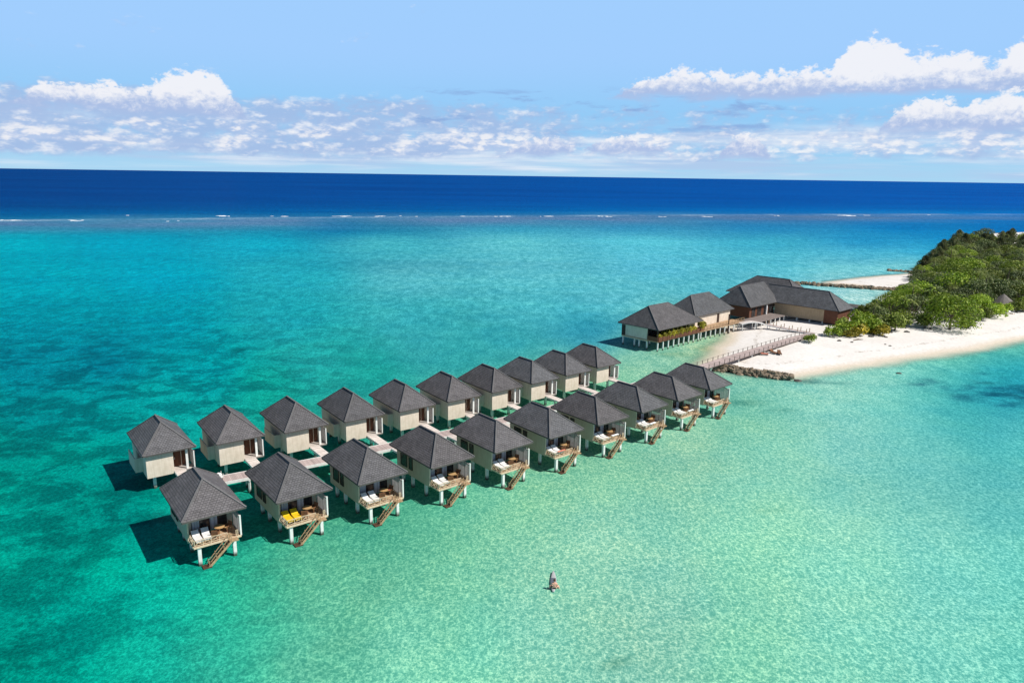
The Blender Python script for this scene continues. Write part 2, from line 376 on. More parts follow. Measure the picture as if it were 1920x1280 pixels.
# ------------------------------------------------------------------ sky with cumulus
w = bpy.data.worlds.new('World'); sc.world = w; w.use_nodes = True
nt = NT(w)
bg = w.node_tree.nodes['Background']; bg.inputs[1].default_value = SKY
sky = nt.new('ShaderNodeTexSky', sky_type='NISHITA', sun_disc=False)
sky.sun_elevation = R(SUN_EL); sky.sun_rotation = R(SUN_AZ); sky.altitude = 0
sky.air_density = 1.0; sky.dust_density = .4; sky.ozone_density = 1.5
tc = nt.new('ShaderNodeTexCoord'); sx = nt.new('ShaderNodeSeparateXYZ'); nt.put(sx.inputs[0], tc.outputs['Generated'])
X, Y, Z = sx.outputs
az = nt.math('MULTIPLY', nt.math('ARCTAN2', X, Y), 180/math.pi)          # degrees, compass style
el = nt.math('MULTIPLY', nt.math('ARCSINE', Z), 180/math.pi)
def band(v, a, b, c, d):                                                # 0 below a, 1 from b to c, 0 above d
    return nt.math('MULTIPLY', nt.smooth(v, a, b), nt.math('SUBTRACT', 1, nt.smooth(v, c, d)))
def cloudnoise(de, ds, kx, ky, seed, detail=6, rough=.58, dist=.3):
    v = nt.new('ShaderNodeCombineXYZ', i_0=nt.math('MULTIPLY', nt.math('ADD', az, ds), kx), i_1=nt.math('MULTIPLY', nt.math('ADD', el, de), ky), i_2=seed)
    if dist >= 0: return nt.noise(v.outputs[0], 1, detail, rough, dist)
    # cauliflower heads: rounded cells piled on the drift of the plain noise
    wv = nt.new('ShaderNodeTexNoise'); nt.put(wv.inputs['Vector'], v.outputs[0]); wv.inputs['Scale'].default_value = 2.0; wv.inputs['Detail'].default_value = 2
    w2 = nt.new('ShaderNodeVectorMath', operation='MULTIPLY_ADD'); nt.put(w2.inputs[0], wv.outputs['Color']); w2.inputs[1].default_value = (.35, .35, 0); nt.put(w2.inputs[2], v.outputs[0])
    w3 = nt.new('ShaderNodeVectorMath', operation='ADD'); nt.put(w3.inputs[0], w2.outputs[0]); w3.inputs[1].default_value = (seed*3.1, seed*1.7, 0)
    vo_ = nt.new('ShaderNodeTexVoronoi', feature='F1', voronoi_dimensions='2D'); nt.put(vo_.inputs['Vector'], w3.outputs[0])
    vo_.inputs['Scale'].default_value = 2.3; vo_.inputs['Detail'].default_value = 2; vo_.inputs['Roughness'].default_value = .55; vo_.inputs['Lacunarity'].default_value = 2.2; vo_.normalize = True
    puff = nt.math('MULTIPLY_ADD', vo_.outputs['Distance'], -.75, .70)
    return nt.math('ADD', nt.math('MULTIPLY', nt.noise(v.outputs[0], .8, detail, rough, .1), .62), nt.math('MULTIPLY', puff, .42))
def layer(col, dens, lit, white, grey, op=1.0):
    c = nt.mix(lit, grey, white)
    return nt.mix(nt.math('MULTIPLY', dens, op), col, c)
K = 1/SKY/2**EXPOSURE
def cc(r, g, b): 
    s = srgb(r, g, b); return (s[0]*K, s[1]*K, s[2]*K, 1)
# clear tropical blue near the horizon, passing into the physical sky higher up
low = nt.mix(nt.smooth(el, .0, 3.5), cc(168, 214, 243), cc(146, 203, 246))
low = nt.mix(nt.smooth(el, 3.0, 9.0), low, cc(161, 206, 254))
col = nt.mix(nt.smooth(el, 14.5, 24), low, sky.outputs[0])
# thin flat streaks low over the horizon
n = cloudnoise(0, 0, .06, .85, 3.1, 5)
d = nt.math('MULTIPLY', nt.smooth(n, .33, .62), band(el, -.2, .4, 2.8, 4.4))
col = layer(col, d, nt.smooth(cloudnoise(0, 0, .07, 1.3, 9.7), .4, .65), cc(232, 238, 248), cc(178, 203, 236), .85)
# grey-lilac stratocumulus bank, heavier to the left
b1 = band(el, .3, 1.6, 4.5, 6.0)
n = cloudnoise(0, 0, .30, .62, 1.3, 5, .6, -1); nb = cloudnoise(.35, -.3, .30, .62, 1.3, 5, .6, -1)
th = nt.math('MULTIPLY_ADD', nt.smooth(az, -16, 14), .15, .0)
nn = nt.math('SUBTRACT', nt.math('ADD', n, nt.math('MULTIPLY', b1, .30)), th)
d = nt.math('MULTIPLY', nt.smooth(nn, .58, .82), nt.smooth(el, .1, 1.2))
lit = nt.smooth(nt.math('ADD', nt.math('SUBTRACT', n, nb), nt.math('MULTIPLY_ADD', cloudnoise(0, 7, .3, 1.2, 4.4), .35, -.175)), -.005, .2)
col = layer(col, d, lit, cc(240, 242, 249), cc(164, 189, 229), .85)
# brighter puffs lower down
n = cloudnoise(0, 0, .34, .8, 6.6, 5, .6, -1); nb = cloudnoise(.3, -.3, .34, .8, 6.6, 5, .6, -1)
nn = nt.math('ADD', n, nt.math('MULTIPLY', band(el, .9, 1.8, 2.8, 4.4), .26))
d = nt.math('MULTIPLY', nt.smooth(nn, .70, .88), nt.smooth(el, .5, 1.2))
lit = nt.smooth(nt.math('SUBTRACT', n, nb), -.05, .07)
col = layer(col, d, lit, cc(250, 248, 249), cc(186, 204, 236), .78)
# dark little scraps in the middle and right
n = cloudnoise(0, 0, .22, 1.1, 12.9)
d = nt.math('MULTIPLY', nt.smooth(n, .54, .68), nt.math('MULTIPLY', band(el, 2.6, 3.8, 5.6, 6.6), band(az, -14, -5, 18, 24)))
col = layer(col, d, 0.0, cc(255, 255, 255), cc(138, 172, 222), .85)
# tall white heaps: one to the left, a long one to the right; flat grey bases
def heap(col, a0, a1, humps, base, seed, grey=True):
    """humps: (azimuth, half width, top elevation)"""
    top = None
    for (c, hw, t) in humps:
        q = nt.math('DIVIDE', nt.math('SUBTRACT', az, c), hw)
        e = nt.math('MULTIPLY', nt.math('SUBTRACT', 1, nt.math('POWER', nt.math('ABSOLUTE', q), 2.4)), t-base)
        top = e if top is None else nt.math('SMOOTH_MAX', top, e, .3)
    top = nt.math('ADD', top, base)
    n = cloudnoise(0, 0, .50, .8, seed, 5, .62, -1); nf = cloudnoise(0, 3, 1.7, 2.2, seed+3, 5, .65)
    h = nt.math('SUBTRACT', top, el)
    h = nt.math('ADD', h, nt.math('MULTIPLY_ADD', n, 3.6, -1.8)); h = nt.math('ADD', h, nt.math('MULTIPLY_ADD', nf, 1.5, -.75))
    lo = nt.math('ADD', nt.math('SUBTRACT', el, base), nt.math('MULTIPLY_ADD', cloudnoise(0, 0, .3, .9, seed+7), 1.6, -.8))
    d = nt.math('MULTIPLY', nt.smooth(h, -.05, .42), nt.smooth(lo, -.55, .15))
    lit = nt.smooth(nt.math('ADD', lo, nt.math('MULTIPLY_ADD', nf, 2.6, -1.3)), .0, 1.35)
    return layer(col, d, lit, cc(242, 243, 249), cc(172, 192, 230), .96)
col = heap(col, -33, -21, [(-29.5, 4.8, 5.6), (-25.6, 2.6, 5.5), (-23.2, 3.4, 6.9)], 3.9, 21.3)
col = heap(col, 8, 36, [(13.5, 6.5, 7.7), (20.5, 4.5, 7.4), (25.0, 3.2, 9.2), (28.5, 5.0, 8.2), (35.5, 4.6, 8.9)], 5.8, 31.7)
col = heap(col, 26, 40, [(29.0, 3.0, 5.4), (33.5, 4.5, 5.6), (38, 3, 5.7)], 3.4, 44.2)
col = heap(col, 3, 22, [(8.5, 3.2, 2.9), (17.2, 1.7, 3.1), (2.2, 2.6, 2.6)], 1.7, 55.9)
nt.put(bg.inputs[0], col)

# ------------------------------------------------------------------ coast and terrain
COAST = [(37,131),(44,127.8),(51,127.2),(58,130.2),(65.8,134.6),(76,139.5),(87.5,145.2),(104.5,154.2),(118.8,163),(140,174),(180,195),(240,225),(320,270),(420,330),(480,420),(450,560),
         (330,498),(262,420),(213,360),(184,314),(166,289),(157,278.5),(149,271.5),(132,262.5),(121,255.5),(113,250),(110,246.5),(116,242),(125,234),(126,228),(118,220),(112,212),(106,204),(98,195),(88,190),(74,186),(60,178),(53,168),(50,159),(48,152),(44.5,147),(41,141)]
CP = np.array(COAST, float)
def sdist(P):
    """signed distance to the coast, positive on land"""
    P = np.asarray(P, float); A = CP; B = np.roll(CP, -1, 0)
    best = np.full(len(P), 1e18); ins = np.zeros(len(P), bool)
    for a, b in zip(A, B):
        e = b-a; t = np.clip(((P-a)@e)/(e@e), 0, 1); q = a + t[:, None]*e
        best = np.minimum(best, ((P-q)**2).sum(1))
        c = (a[1] > P[:, 1]) != (b[1] > P[:, 1])
        with np.errstate(divide='ignore', invalid='ignore'):
            xi = (b[0]-a[0])*(P[:, 1]-a[1])/(b[1]-a[1]) + a[0]
        ins ^= c & (P[:, 0] < xi)
    d = np.sqrt(best); return np.where(ins, d, -d)
def wob(P):
    return np.array([mnoise.noise(Vector((x*.09, y*.09, 3)))*1.6 + mnoise.noise(Vector((x*.31, y*.31, 8)))*.5 for x, y in P])
def height(d):
    return np.where(d > 0, 1.15*(1-np.exp(-d/9.0)), np.maximum(d*.075, -1.2))
def zat(x, y):
    P = np.array([(x, y)]); return float(height(sdist(P) + wob(P))[0])

xs = np.arange(20, 500, 2.2); xs = xs[(xs < 180) | (np.arange(len(xs)) % 3 == 0)]
ys = np.arange(112, 600, 2.2); ys = ys[(ys < 300) | (np.arange(len(ys)) % 3 == 0)]
GX, GY = np.meshgrid(xs, ys); P = np.stack([GX.ravel(), GY.ravel()], 1)
hz = height(sdist(P) + wob(P))
def gridmesh(name, P, z, nx, ny):
    me = bpy.data.meshes.new(name)
    v = np.column_stack([P, z])
    i = (np.arange(ny-1)[:, None]*nx + np.arange(nx-1)[None]).ravel()
    f = np.stack([i, i+1, i+1+nx, i+nx], 1)
    me.vertices.add(len(v)); me.vertices.foreach_set('co', v.ravel())
    me.loops.add(f.size); me.loops.foreach_set('vertex_index', f.ravel().astype(np.int32))
    me.polygons.add(len(f)); me.polygons.foreach_set('loop_start', (np.arange(len(f))*4).astype(np.int32))
    me.polygons.foreach_set('loop_total', np.full(len(f), 4, np.int32))
    me.polygons.foreach_set('use_smooth', np.ones(len(f), bool))
    me.update(); me.validate(); return me
sand = link('sand', gridmesh('sand', P, hz, len(xs), len(ys))); tag(sand, kind='structure')
m, nt, bs = newmat('coral_sand')
gm = nt.new('ShaderNodeNewGeometry'); s3 = nt.new('ShaderNodeSeparateXYZ'); nt.put(s3.inputs[0], gm.outputs['Position'])
n1 = nt.noise(gm.outputs['Position'], .12, 5, .6); n2 = nt.noise(gm.outputs['Position'], 1.6, 4, .65)
c = nt.mix(nt.smooth(n1, .35, .7), (.73, .69, .645, 1), (.79, .755, .715, 1))
c = nt.mix(nt.smooth(nt.math('MULTIPLY_ADD', n2, .25, s3.outputs[2]), .10, .42), (.66, .575, .465, 1), c)
c = nt.mix(1, c, nt.ramp(n2, [(.3, g3(.9)), (.7, g3(1.05))]), 'MULTIPLY')
# the last tide's wrack line, trampled sand
wz = nt.math('ABSOLUTE', nt.math('SUBTRACT', nt.math('MULTIPLY_ADD', n1, .12, s3.outputs[2]), .56))
wr = nt.math('MULTIPLY', nt.math('SUBTRACT', 1, nt.smooth(wz, .01, .05)), nt.smooth(nt.noise(gm.outputs['Position'], 1.1, 4, .75), .50, .62))
c = nt.mix(nt.math('MULTIPLY', wr, .55), c, (.26, .21, .15, 1))
ft = nt.noise(gm.outputs['Position'], 1.9, 2, .5)
c = nt.mix(nt.math('MULTIPLY', nt.smooth(ft, .60, .70), .16), c, (.55, .50, .43, 1))
nt.put(bs.inputs['Base Color'], c); bs.inputs['Roughness'].default_value = .95; bs.inputs['Specular IOR Level'].default_value = .1
b = nt.new('ShaderNodeBump', i_Strength=.6, i_Distance=.12); nt.put(b.inputs['Height'], nt.noise(gm.outputs['Position'], .9, 4, .6)); nt.put(bs.inputs['Normal'], b.outputs[0])
sand.data.materials.append(m)

# ------------------------------------------------------------------ sea: one sheet whose colour follows the depth of the sea bed
def lines(mn, mx, step, dense, grow):
    a = [0.0]; s = step
    while a[-1] < mx:
        if a[-1] > dense: s *= grow
        a.append(a[-1]+s)
    return np.array(a)
xp = lines(0, 14000, 1.6, 110, 1.022); xs = np.concatenate([-xp[:0:-1], xp])
yb = [-400, -150, -50, 0, 14]; yy = 20.0
while yy < 13500:
    yb.append(yy); yy += max(1.1, yy*.0125)
ys = np.array(yb, float)
GX, GY = np.meshgrid(xs, ys); P = np.stack([GX.ravel(), GY.ravel()], 1)
S = np.array(WATER_SAMPLES, float)
lin = lambda c: np.where(c/255 <= .04045, c/255/12.92, ((c/255+.055)/1.055)**2.4)
SC = lin(S[:, 2:]) ** .5
def warp(x, y):
    y = np.maximum(y, 22); x = np.clip(x/y, -1.1, 1.1)
    return np.stack([x, .4*np.log(35/y)], 1)
q0 = warp(S[:, 0], S[:, 1]); qp = warp(P[:, 0], P[:, 1])
acc = np.zeros((len(P), 3)); ws = np.zeros(len(P))
nrm = np.zeros(len(P))
dmin = np.full(len(P), 1e9)
for k in range(len(S)):
    dd = ((qp-q0[k])**2 * np.array([1.0, 1.0])).sum(1)
    wgt = 1/(dd+.0032)**2.0
    acc += wgt[:, None]*SC[k]; ws += wgt
colr = (acc/ws[:, None])**2 / WATER_GAIN
# coral heads and weed seen through the water
for (cx, cy, rx, ry, k, rgb) in PATCHES:
    n = np.exp(-(((P[:, 0]-cx)/rx)**2 + ((P[:, 1]-cy)/ry)**2)**1.5) * k
    colr = colr*(1-n[:, None]) + n[:, None]*lin(np.array(rgb, float))/WATER_GAIN
# a dark weed bed off the beach
pr = random.Random(8)
for i in range(75):
    cx, cy = 87+pr.gauss(0, 7.5), 118.2+pr.gauss(0, 3.0); rx, ry_ = pr.uniform(.7, 2.4), pr.uniform(.45, 1.2)
    n = np.exp(-(((P[:, 0]-cx)/rx)**2 + ((P[:, 1]-cy)/ry_)**2)**1.5) * pr.uniform(.3, .75)
    colr = colr*(1-n[:, None]) + n[:, None]*lin(np.array((12, 88, 118.)))/WATER_GAIN
sdv = sdist(P); near = (P[:, 0] > 15) & (P[:, 0] < 340) & (P[:, 1] > 105) & (P[:, 1] < 560)
wv = np.zeros(len(P)); wv[near] = wob(P[near]); dd = sdv + wv
opac = np.clip(-dd/5.5, 0, 1); opac = opac*opac*(3-2*opac)
opac = np.where(near, np.maximum(opac, .03), 1.0)
# open ocean beyond the reef: even deep blue, a little greener toward the drop-off
ry0 = 622 + .375*P[:, 0] - 1.05e-4*P[:, 0]**2
azn = np.clip((P[:, 0]/np.maximum(P[:, 1], 50)+.7)/1.4, 0, 1)[:, None]
deep = (1-azn)*lin(np.array((0, 66, 138.))) + azn*lin(np.array((0, 90, 180.)))
edge = (1-azn)*lin(np.array((0, 108, 162.))) + azn*lin(np.array((0, 120, 196.)))
t_ = np.exp(-np.maximum(P[:, 1]-ry0, 0)/125)[:, None]
oc = (deep*(1-t_)+edge*t_)/WATER_GAIN
mk = np.clip((P[:, 1]-ry0+45)/130, 0, 1)[:, None]*(P[:, 1] > 300)[:, None]
colr = colr*(1-mk)+oc*mk
# the shallow reef flat: a mauve-grey band in front of the surf
ry = 622 + .375*P[:, 0] - 1.05e-4*P[:, 0]**2
rd = P[:, 1]-ry
rb_ = np.exp(-((rd+38)/np.where(rd+38 > 0, 34, 62))**2) * np.clip(1-(P[:, 0]-330)/420, .15, 1)*1.0
rb_ *= np.clip((P[:, 1]-300)/120, 0, 1)
rn = np.array([mnoise.noise(Vector((a*.012, c*.03, 1.7))) for a, c in P[rb_ > .02]])
rb_[rb_ > .02] *= np.clip(.8+.9*rn, .15, 1)
colr = colr*(1-rb_[:, None]) + rb_[:, None]*lin(np.array((90, 128, 172.)))/WATER_GAIN
fl = np.exp(-((rd+2)/9)**2)*(P[:, 1] > 300)*np.clip(1-(P[:, 0]-420)/200, 0, 1)
fn = np.array([mnoise.noise(Vector((a*.02, 4, 1)))+.6*mnoise.noise(Vector((a*.09, 9, 1))) for a in P[fl > .02][:, 0]])
fl[fl > .02] *= np.clip(.38+.9*fn, .05, .75)
colr = colr*(1-fl[:, None]) + fl[:, None]*lin(np.array((150, 180, 208.)))/WATER_GAIN
# weedy, patchy bottom out to the left
warpn = lambda x, y: 1/(1+np.exp(-(( -8 - x) + (y-60)*-.18)/7.0))
patch = np.clip(1/(1+np.exp((P[:, 0]+22+ (P[:, 1]-60)*.10)/6.0)), 0, 1) * np.clip(1-(P[:, 1]-120)/90, 0, 1)
patch = np.maximum(patch, np.exp(-((P[:, 0]-86)/13)**2-((P[:, 1]-115.5)/5.5)**2)*1.0)
me = gridmesh('sea', P, np.zeros(len(P)), len(xs), len(ys))
at = me.color_attributes.new('seabed', 'FLOAT_COLOR', 'POINT')
at.data.foreach_set('color', np.column_stack([colr, patch]).ravel())
at3 = me.attributes.new('swell', 'FLOAT', 'POINT'); at3.data.foreach_set('value', np.clip((P[:, 1]-70+np.minimum(P[:, 0], 0)*-.5)/130, .12, 1))
at2 = me.attributes.new('opacity', 'FLOAT', 'POINT'); at2.data.foreach_set('value', opac)
sea = link('sea', me); tag(sea, kind='structure')
m, nt, bs = newmat('lagoon_water')
gm = nt.new('ShaderNodeNewGeometry'); pos = gm.outputs['Position']
va = nt.new('ShaderNodeAttribute', attribute_name='seabed'); oa = nt.new('ShaderNodeAttribute', attribute_name='opacity')
col = va.outputs['Color']
big = nt.noise(nt.scalevec(pos, (.8, 1, 1)), .17, 5, .62, .5)
mid = nt.noise(nt.scalevec(pos, (.75, 1, 1)), .55, 4, .6, .4)
wd = nt.smooth(nt.math('MULTIPLY_ADD', mid, .45, nt.math('SUBTRACT', big, .225)), .43, .58)
dk = nt.math('MULTIPLY', va.outputs['Alpha'], wd)
col = nt.mix(dk, nt.mix(nt.math('MULTIPLY', va.outputs['Alpha'], .5), col, nt.mix(1, col, (1.2, 1.5, 1.45, 1), 'MULTIPLY')), nt.mix(1, col, (.66, .70, .74, 1), 'MULTIPLY'))
far_ = nt.noise(nt.scalevec(pos, (.25, 1, 1)), .02, 4, .65, .3)
col = nt.mix(1, col, nt.ramp(far_, [(.3, (.90, .91, .94)), (.7, (1.1, 1.09, 1.06))]), 'MULTIPLY')
mm = nt.noise(pos, .11, 3, .6, .4); col = nt.mix(1, col, nt.ramp(mm, [(.3, (.86, .95, .99)), (.7, (1.13, 1.04, 1.0))]), 'MULTIPLY')
far2 = nt.noise(nt.scalevec(pos, (.3, 1, 1)), .0035, 5, .7, .2)
col = nt.mix(1, col, nt.ramp(far2, [(.32, (.82, .84, .88)), (.68, (1.2, 1.17, 1.12))]), 'MULTIPLY')
# mottled sand everywhere
n = nt.noise(pos, .045, 4, .6); col = nt.mix(1, col, nt.ramp(n, [(.3, (.88, .93, .95)), (.7, (1.12, 1.05, 1.04))]), 'MULTIPLY')
n = nt.noise(pos, .33, 4, .65, .3); col = nt.mix(1, col, nt.ramp(n, [(.3, (.92, .96, .97)), (.7, (1.08, 1.03, 1.02))]), 'MULTIPLY')
# caustic net of light painted into the colour, about half a metre across
wp = nt.new('ShaderNodeTexNoise'); nt.put(wp.inputs['Vector'], pos); wp.inputs['Scale'].default_value = 2.2; wp.inputs['Detail'].default_value = 2
v2 = nt.new('ShaderNodeVectorMath', operation='MULTIPLY_ADD'); nt.put(v2.inputs[0], wp.outputs['Color']); v2.inputs[1].default_value = (.75, .75, 0); nt.put(v2.inputs[2], pos)
vo = nt.new('ShaderNodeTexVoronoi', voronoi_dimensions='2D', feature='DISTANCE_TO_EDGE'); nt.put(vo.inputs['Vector'], v2.outputs[0]); vo.inputs['Scale'].default_value = 2.9
vo2 = nt.new('ShaderNodeTexVoronoi', voronoi_dimensions='2D', feature='DISTANCE_TO_EDGE'); nt.put(vo2.inputs['Vector'], v2.outputs[0]); vo2.inputs['Scale'].default_value = 1.6
net = nt.math('ADD', nt.math('SUBTRACT', .3, vo.outputs['Distance']), nt.math('MULTIPLY', nt.math('SUBTRACT', .3, vo2.outputs['Distance']), .8))
fine = nt.noise(pos, 4.2, 3, .6, .3)
net = nt.math('ADD', nt.math('MULTIPLY', net, .7), nt.math('MULTIPLY_ADD', fine, 1.1, -.50))
# light and dark of wind ripples painted into the colour, longer ones far out
sw = nt.new('ShaderNodeAttribute', attribute_name='swell').outputs['Fac']
s1_ = nt.math('MULTIPLY_ADD', nt.noise(nt.scalevec(pos, (1, .62, 1)), 2.1, 4, 1.0, .1), 3.0, -1.5)
s2_ = nt.math('MULTIPLY_ADD', nt.noise(nt.scalevec(pos, (1, .42, 1)), .34, 5, 1.0, .1), 3.6, -1.8)
net = nt.math('ADD', net, nt.math('ADD', s1_, nt.math('MULTIPLY', s2_, sw)))
col = nt.mix(1, col, nt.ramp(net, [(.0, (.48, .68, .71)), (.30, (.96, .975, .975)), (.80, (2.0, 1.42, 1.38))]), 'MULTIPLY')
# wind ripples
h1 = nt.noise(nt.scalevec(pos, (.8, 1.15, 1)), 1.5, 4, .6, .5)
h2 = nt.noise(nt.scalevec(pos, (.7, 1.2, 1)), .36, 3, .6, .3)
h3 = nt.noise(nt.scalevec(pos, (.5, 1.0, 1)), .09, 3, .6, .2)
h = nt.math('ADD', nt.math('MULTIPLY', h1, .10), nt.math('ADD', nt.math('MULTIPLY', h2, .22), nt.math('MULTIPLY', h3, .35)))
b = nt.new('ShaderNodeBump', i_Strength=1.0, i_Distance=WAVE); nt.put(b.inputs['Height'], h)
df = nt.new('ShaderNodeBsdfDiffuse'); nt.put(df.inputs[0], col); nt.put(df.inputs['Normal'], b.outputs[0])
gl = nt.new('ShaderNodeBsdfGlossy'); gl.inputs['Roughness'].default_value = .18; nt.put(gl.inputs['Normal'], b.outputs[0]); gl.inputs[0].default_value = (.9, .95, 1, 1)
lw = nt.new('ShaderNodeLayerWeight', i_Blend=.5)
f = nt.math('MULTIPLY_ADD', nt.math('POWER', lw.outputs['Facing'], 4), .012, .003)
mx = nt.new('ShaderNodeMixShader', i_0=f); nt.l.new(df.outputs[0], mx.inputs[1]); nt.l.new(gl.outputs[0], mx.inputs[2])
tr = nt.new('ShaderNodeBsdfTransparent')
mo = nt.new('ShaderNodeMixShader', i_0=oa.outputs['Fac']); nt.l.new(tr.outputs[0], mo.inputs[1]); nt.l.new(mx.outputs[0], mo.inputs[2])
nt.l.new(mo.outputs[0], m.node_tree.nodes['Material Output'].inputs[0])
me.materials.append(m)

# white water where the swell breaks on the outer reef
fb = MB()
rs = random.Random(6)
SURF = [(-341,489,9,1),(-296,494,7,1),(-262,495,6,1),(-236,503,5,1),(-290,560,6,1),(-269,566,7,1),(-240,566,5,1),(-226,566,9,1.3),(-208,570,12,1.2),(-184,574,7,1),(-170,577,11,1.2),(-150,582,9,1),(-134,585,12,1),(-112,590,8,.8),(-92,596,9,1),(-76,600,6,.8),(-40,606,8,.8),(-10,612,7,.7),(28,622,8,.8),(58,632,9,1),(76,636,9,1.2),(97,640,12,1.3),(128,646,7,.8),(170,660,8,.8),(204,672,8,.7),(252,690,9,.8),(290,702,10,1),(318,712,14,1.3),(345,724,8,.9),(420,752,9,.7)]
for (x, y, L, k) in SURF:
    for j in range(rs.choice((0, 1, 2, 3, 5)) if L > 6 else rs.choice((0, 1, 2))):
        cx = x + rs.uniform(-L, L)*.8; cy = y + rs.uniform(-5, 5); l = rs.choice((.12, .2, .3, .55))*L*rs.uniform(.7, 1.2); hh = rs.uniform(.06, .30)*k; wd_ = rs.uniform(1.0, 3.6)
        a = rs.uniform(.1, .38); ca, sa = math.cos(a), math.sin(a); N = 9
        top = []; fr_ = []; bk = []
        for i in range(N):
            t = i/(N-1); e = math.sin(math.pi*t)**.6; u_ = (t-.5)*l*2; zz = hh*e*rs.uniform(.5, 1.1)
            fw = wd_*e*rs.uniform(.6, 1.2)
            tp = lambda uu, vv: (cx+uu*ca-vv*sa, cy+uu*sa+vv*ca)
            top.append((*tp(u_, 0), zz+.02)); fr_.append((*tp(u_, -fw), .015)); bk.append((*tp(u_, fw*.5), .015))
        for i in range(N-1):
            fb.face([fr_[i], fr_[i+1], top[i+1], top[i]]); fb.face([top[i], top[i+1], bk[i+1], bk[i]])
tag(fb.build('surf', M['foam']), 'broken line of white surf on the outer reef', 'surf', kind='stuff')

# ------------------------------------------------------------------ roofs
def hip_roof(name, x0, x1, y0, y1, z, zr, axis, r0, r1, parent, rm=None, cap=True, fh=.14):
    """hipped roof over a rectangle at eave height z; ridge along axis from r0 to r1 at zr (centred across)"""
    mb = MB()
    if axis == 'y':
        xm = (x0+x1)/2; A = (xm, r0, zr); B = (xm, r1, zr)
        faces = [((x0,y0,z),(x1,y0,z),A), ((x1,y1,z),(x0,y1,z),B), ((x0,y1,z),(x0,y0,z),A,B), ((x1,y0,z),(x1,y1,z),B,A)]
    else:
        ym = (y0+y1)/2; A = (r0, ym, zr); B = (r1, ym, zr)
        faces = [((x0,y1,z),(x0,y0,z),A), ((x1,y0,z),(x1,y1,z),B), ((x0,y0,z),(x1,y0,z),B,A), ((x1,y1,z),(x0,y1,z),A,B)]
    for F in faces:
        p0 = Vector(F[0]); e = (Vector(F[1])-p0).normalized()
        nrm = e.cross(Vector(F[2])-p0).normalized(); s = nrm.cross(e)
        mb.face(F, [((Vector(q)-p0).dot(e), (Vector(q)-p0).dot(s)) for q in F])
    c = [(x0,y0),(x1,y0),(x1,y1),(x0,y1)]
    for i in range(4):
        a, b = c[i], c[(i+1) % 4]
        mb.face([(a[0],a[1],z-fh),(b[0],b[1],z-fh),(b[0],b[1],z),(a[0],a[1],z)], mi=1)
    mb.face([(p[0],p[1],z-fh) for p in c[::-1]], mi=1)
    o = mb.build(name, [rm or M['roof'], M['fascia']], parent)
    if cap:
        rb = MB(); up_ = Vector((0,0,.03))
        segs = [(A,B)] + [((p[0],p[1],z), (A if (Vector((p[0],p[1],0))-Vector((A[0],A[1],0))).length < (Vector((p[0],p[1],0))-Vector((B[0],B[1],0))).length else B)) for p in c]
        for a, b in segs: rb.bar(Vector(a)+up_, Vector(b)+up_, .17, .07)
        rb.build('ridge_cap', M['ridge'], o)
    return o

def x_railing(mb, a, b, h, z, step=.62, w=.055):
    a = Vector((a[0],a[1],z)); b = Vector((b[0],b[1],z)); n = max(1, round((b-a).length/step)); up_ = Vector((0,0,h))
    for i in range(n+1):
        p = a.lerp(b, i/n); mb.bar(p, p+up_, w*1.2, w*1.2)
    mb.bar(a+up_, b+up_, w*1.5, w); mb.bar(a+Vector((0,0,.1)), b+Vector((0,0,.1)), w, w)
    for i in range(n):
        p, q = a.lerp(b, i/n), a.lerp(b, (i+1)/n)
        mb.bar(p+Vector((0,0,.1)), q+up_, w*.8, w*.6); mb.bar(q+Vector((0,0,.1)), p+up_, w*.8, w*.6)

EV, DZ = 4.6, 2.0        # eave and deck above the water

def stilt(parent, x, y, z1, s=.15, z0=-1.0):
    mb = MB(); mb.box(x-s, x+s, y-s, y+s, z0, z1); mb.build('stilt', M['concrete'], parent)

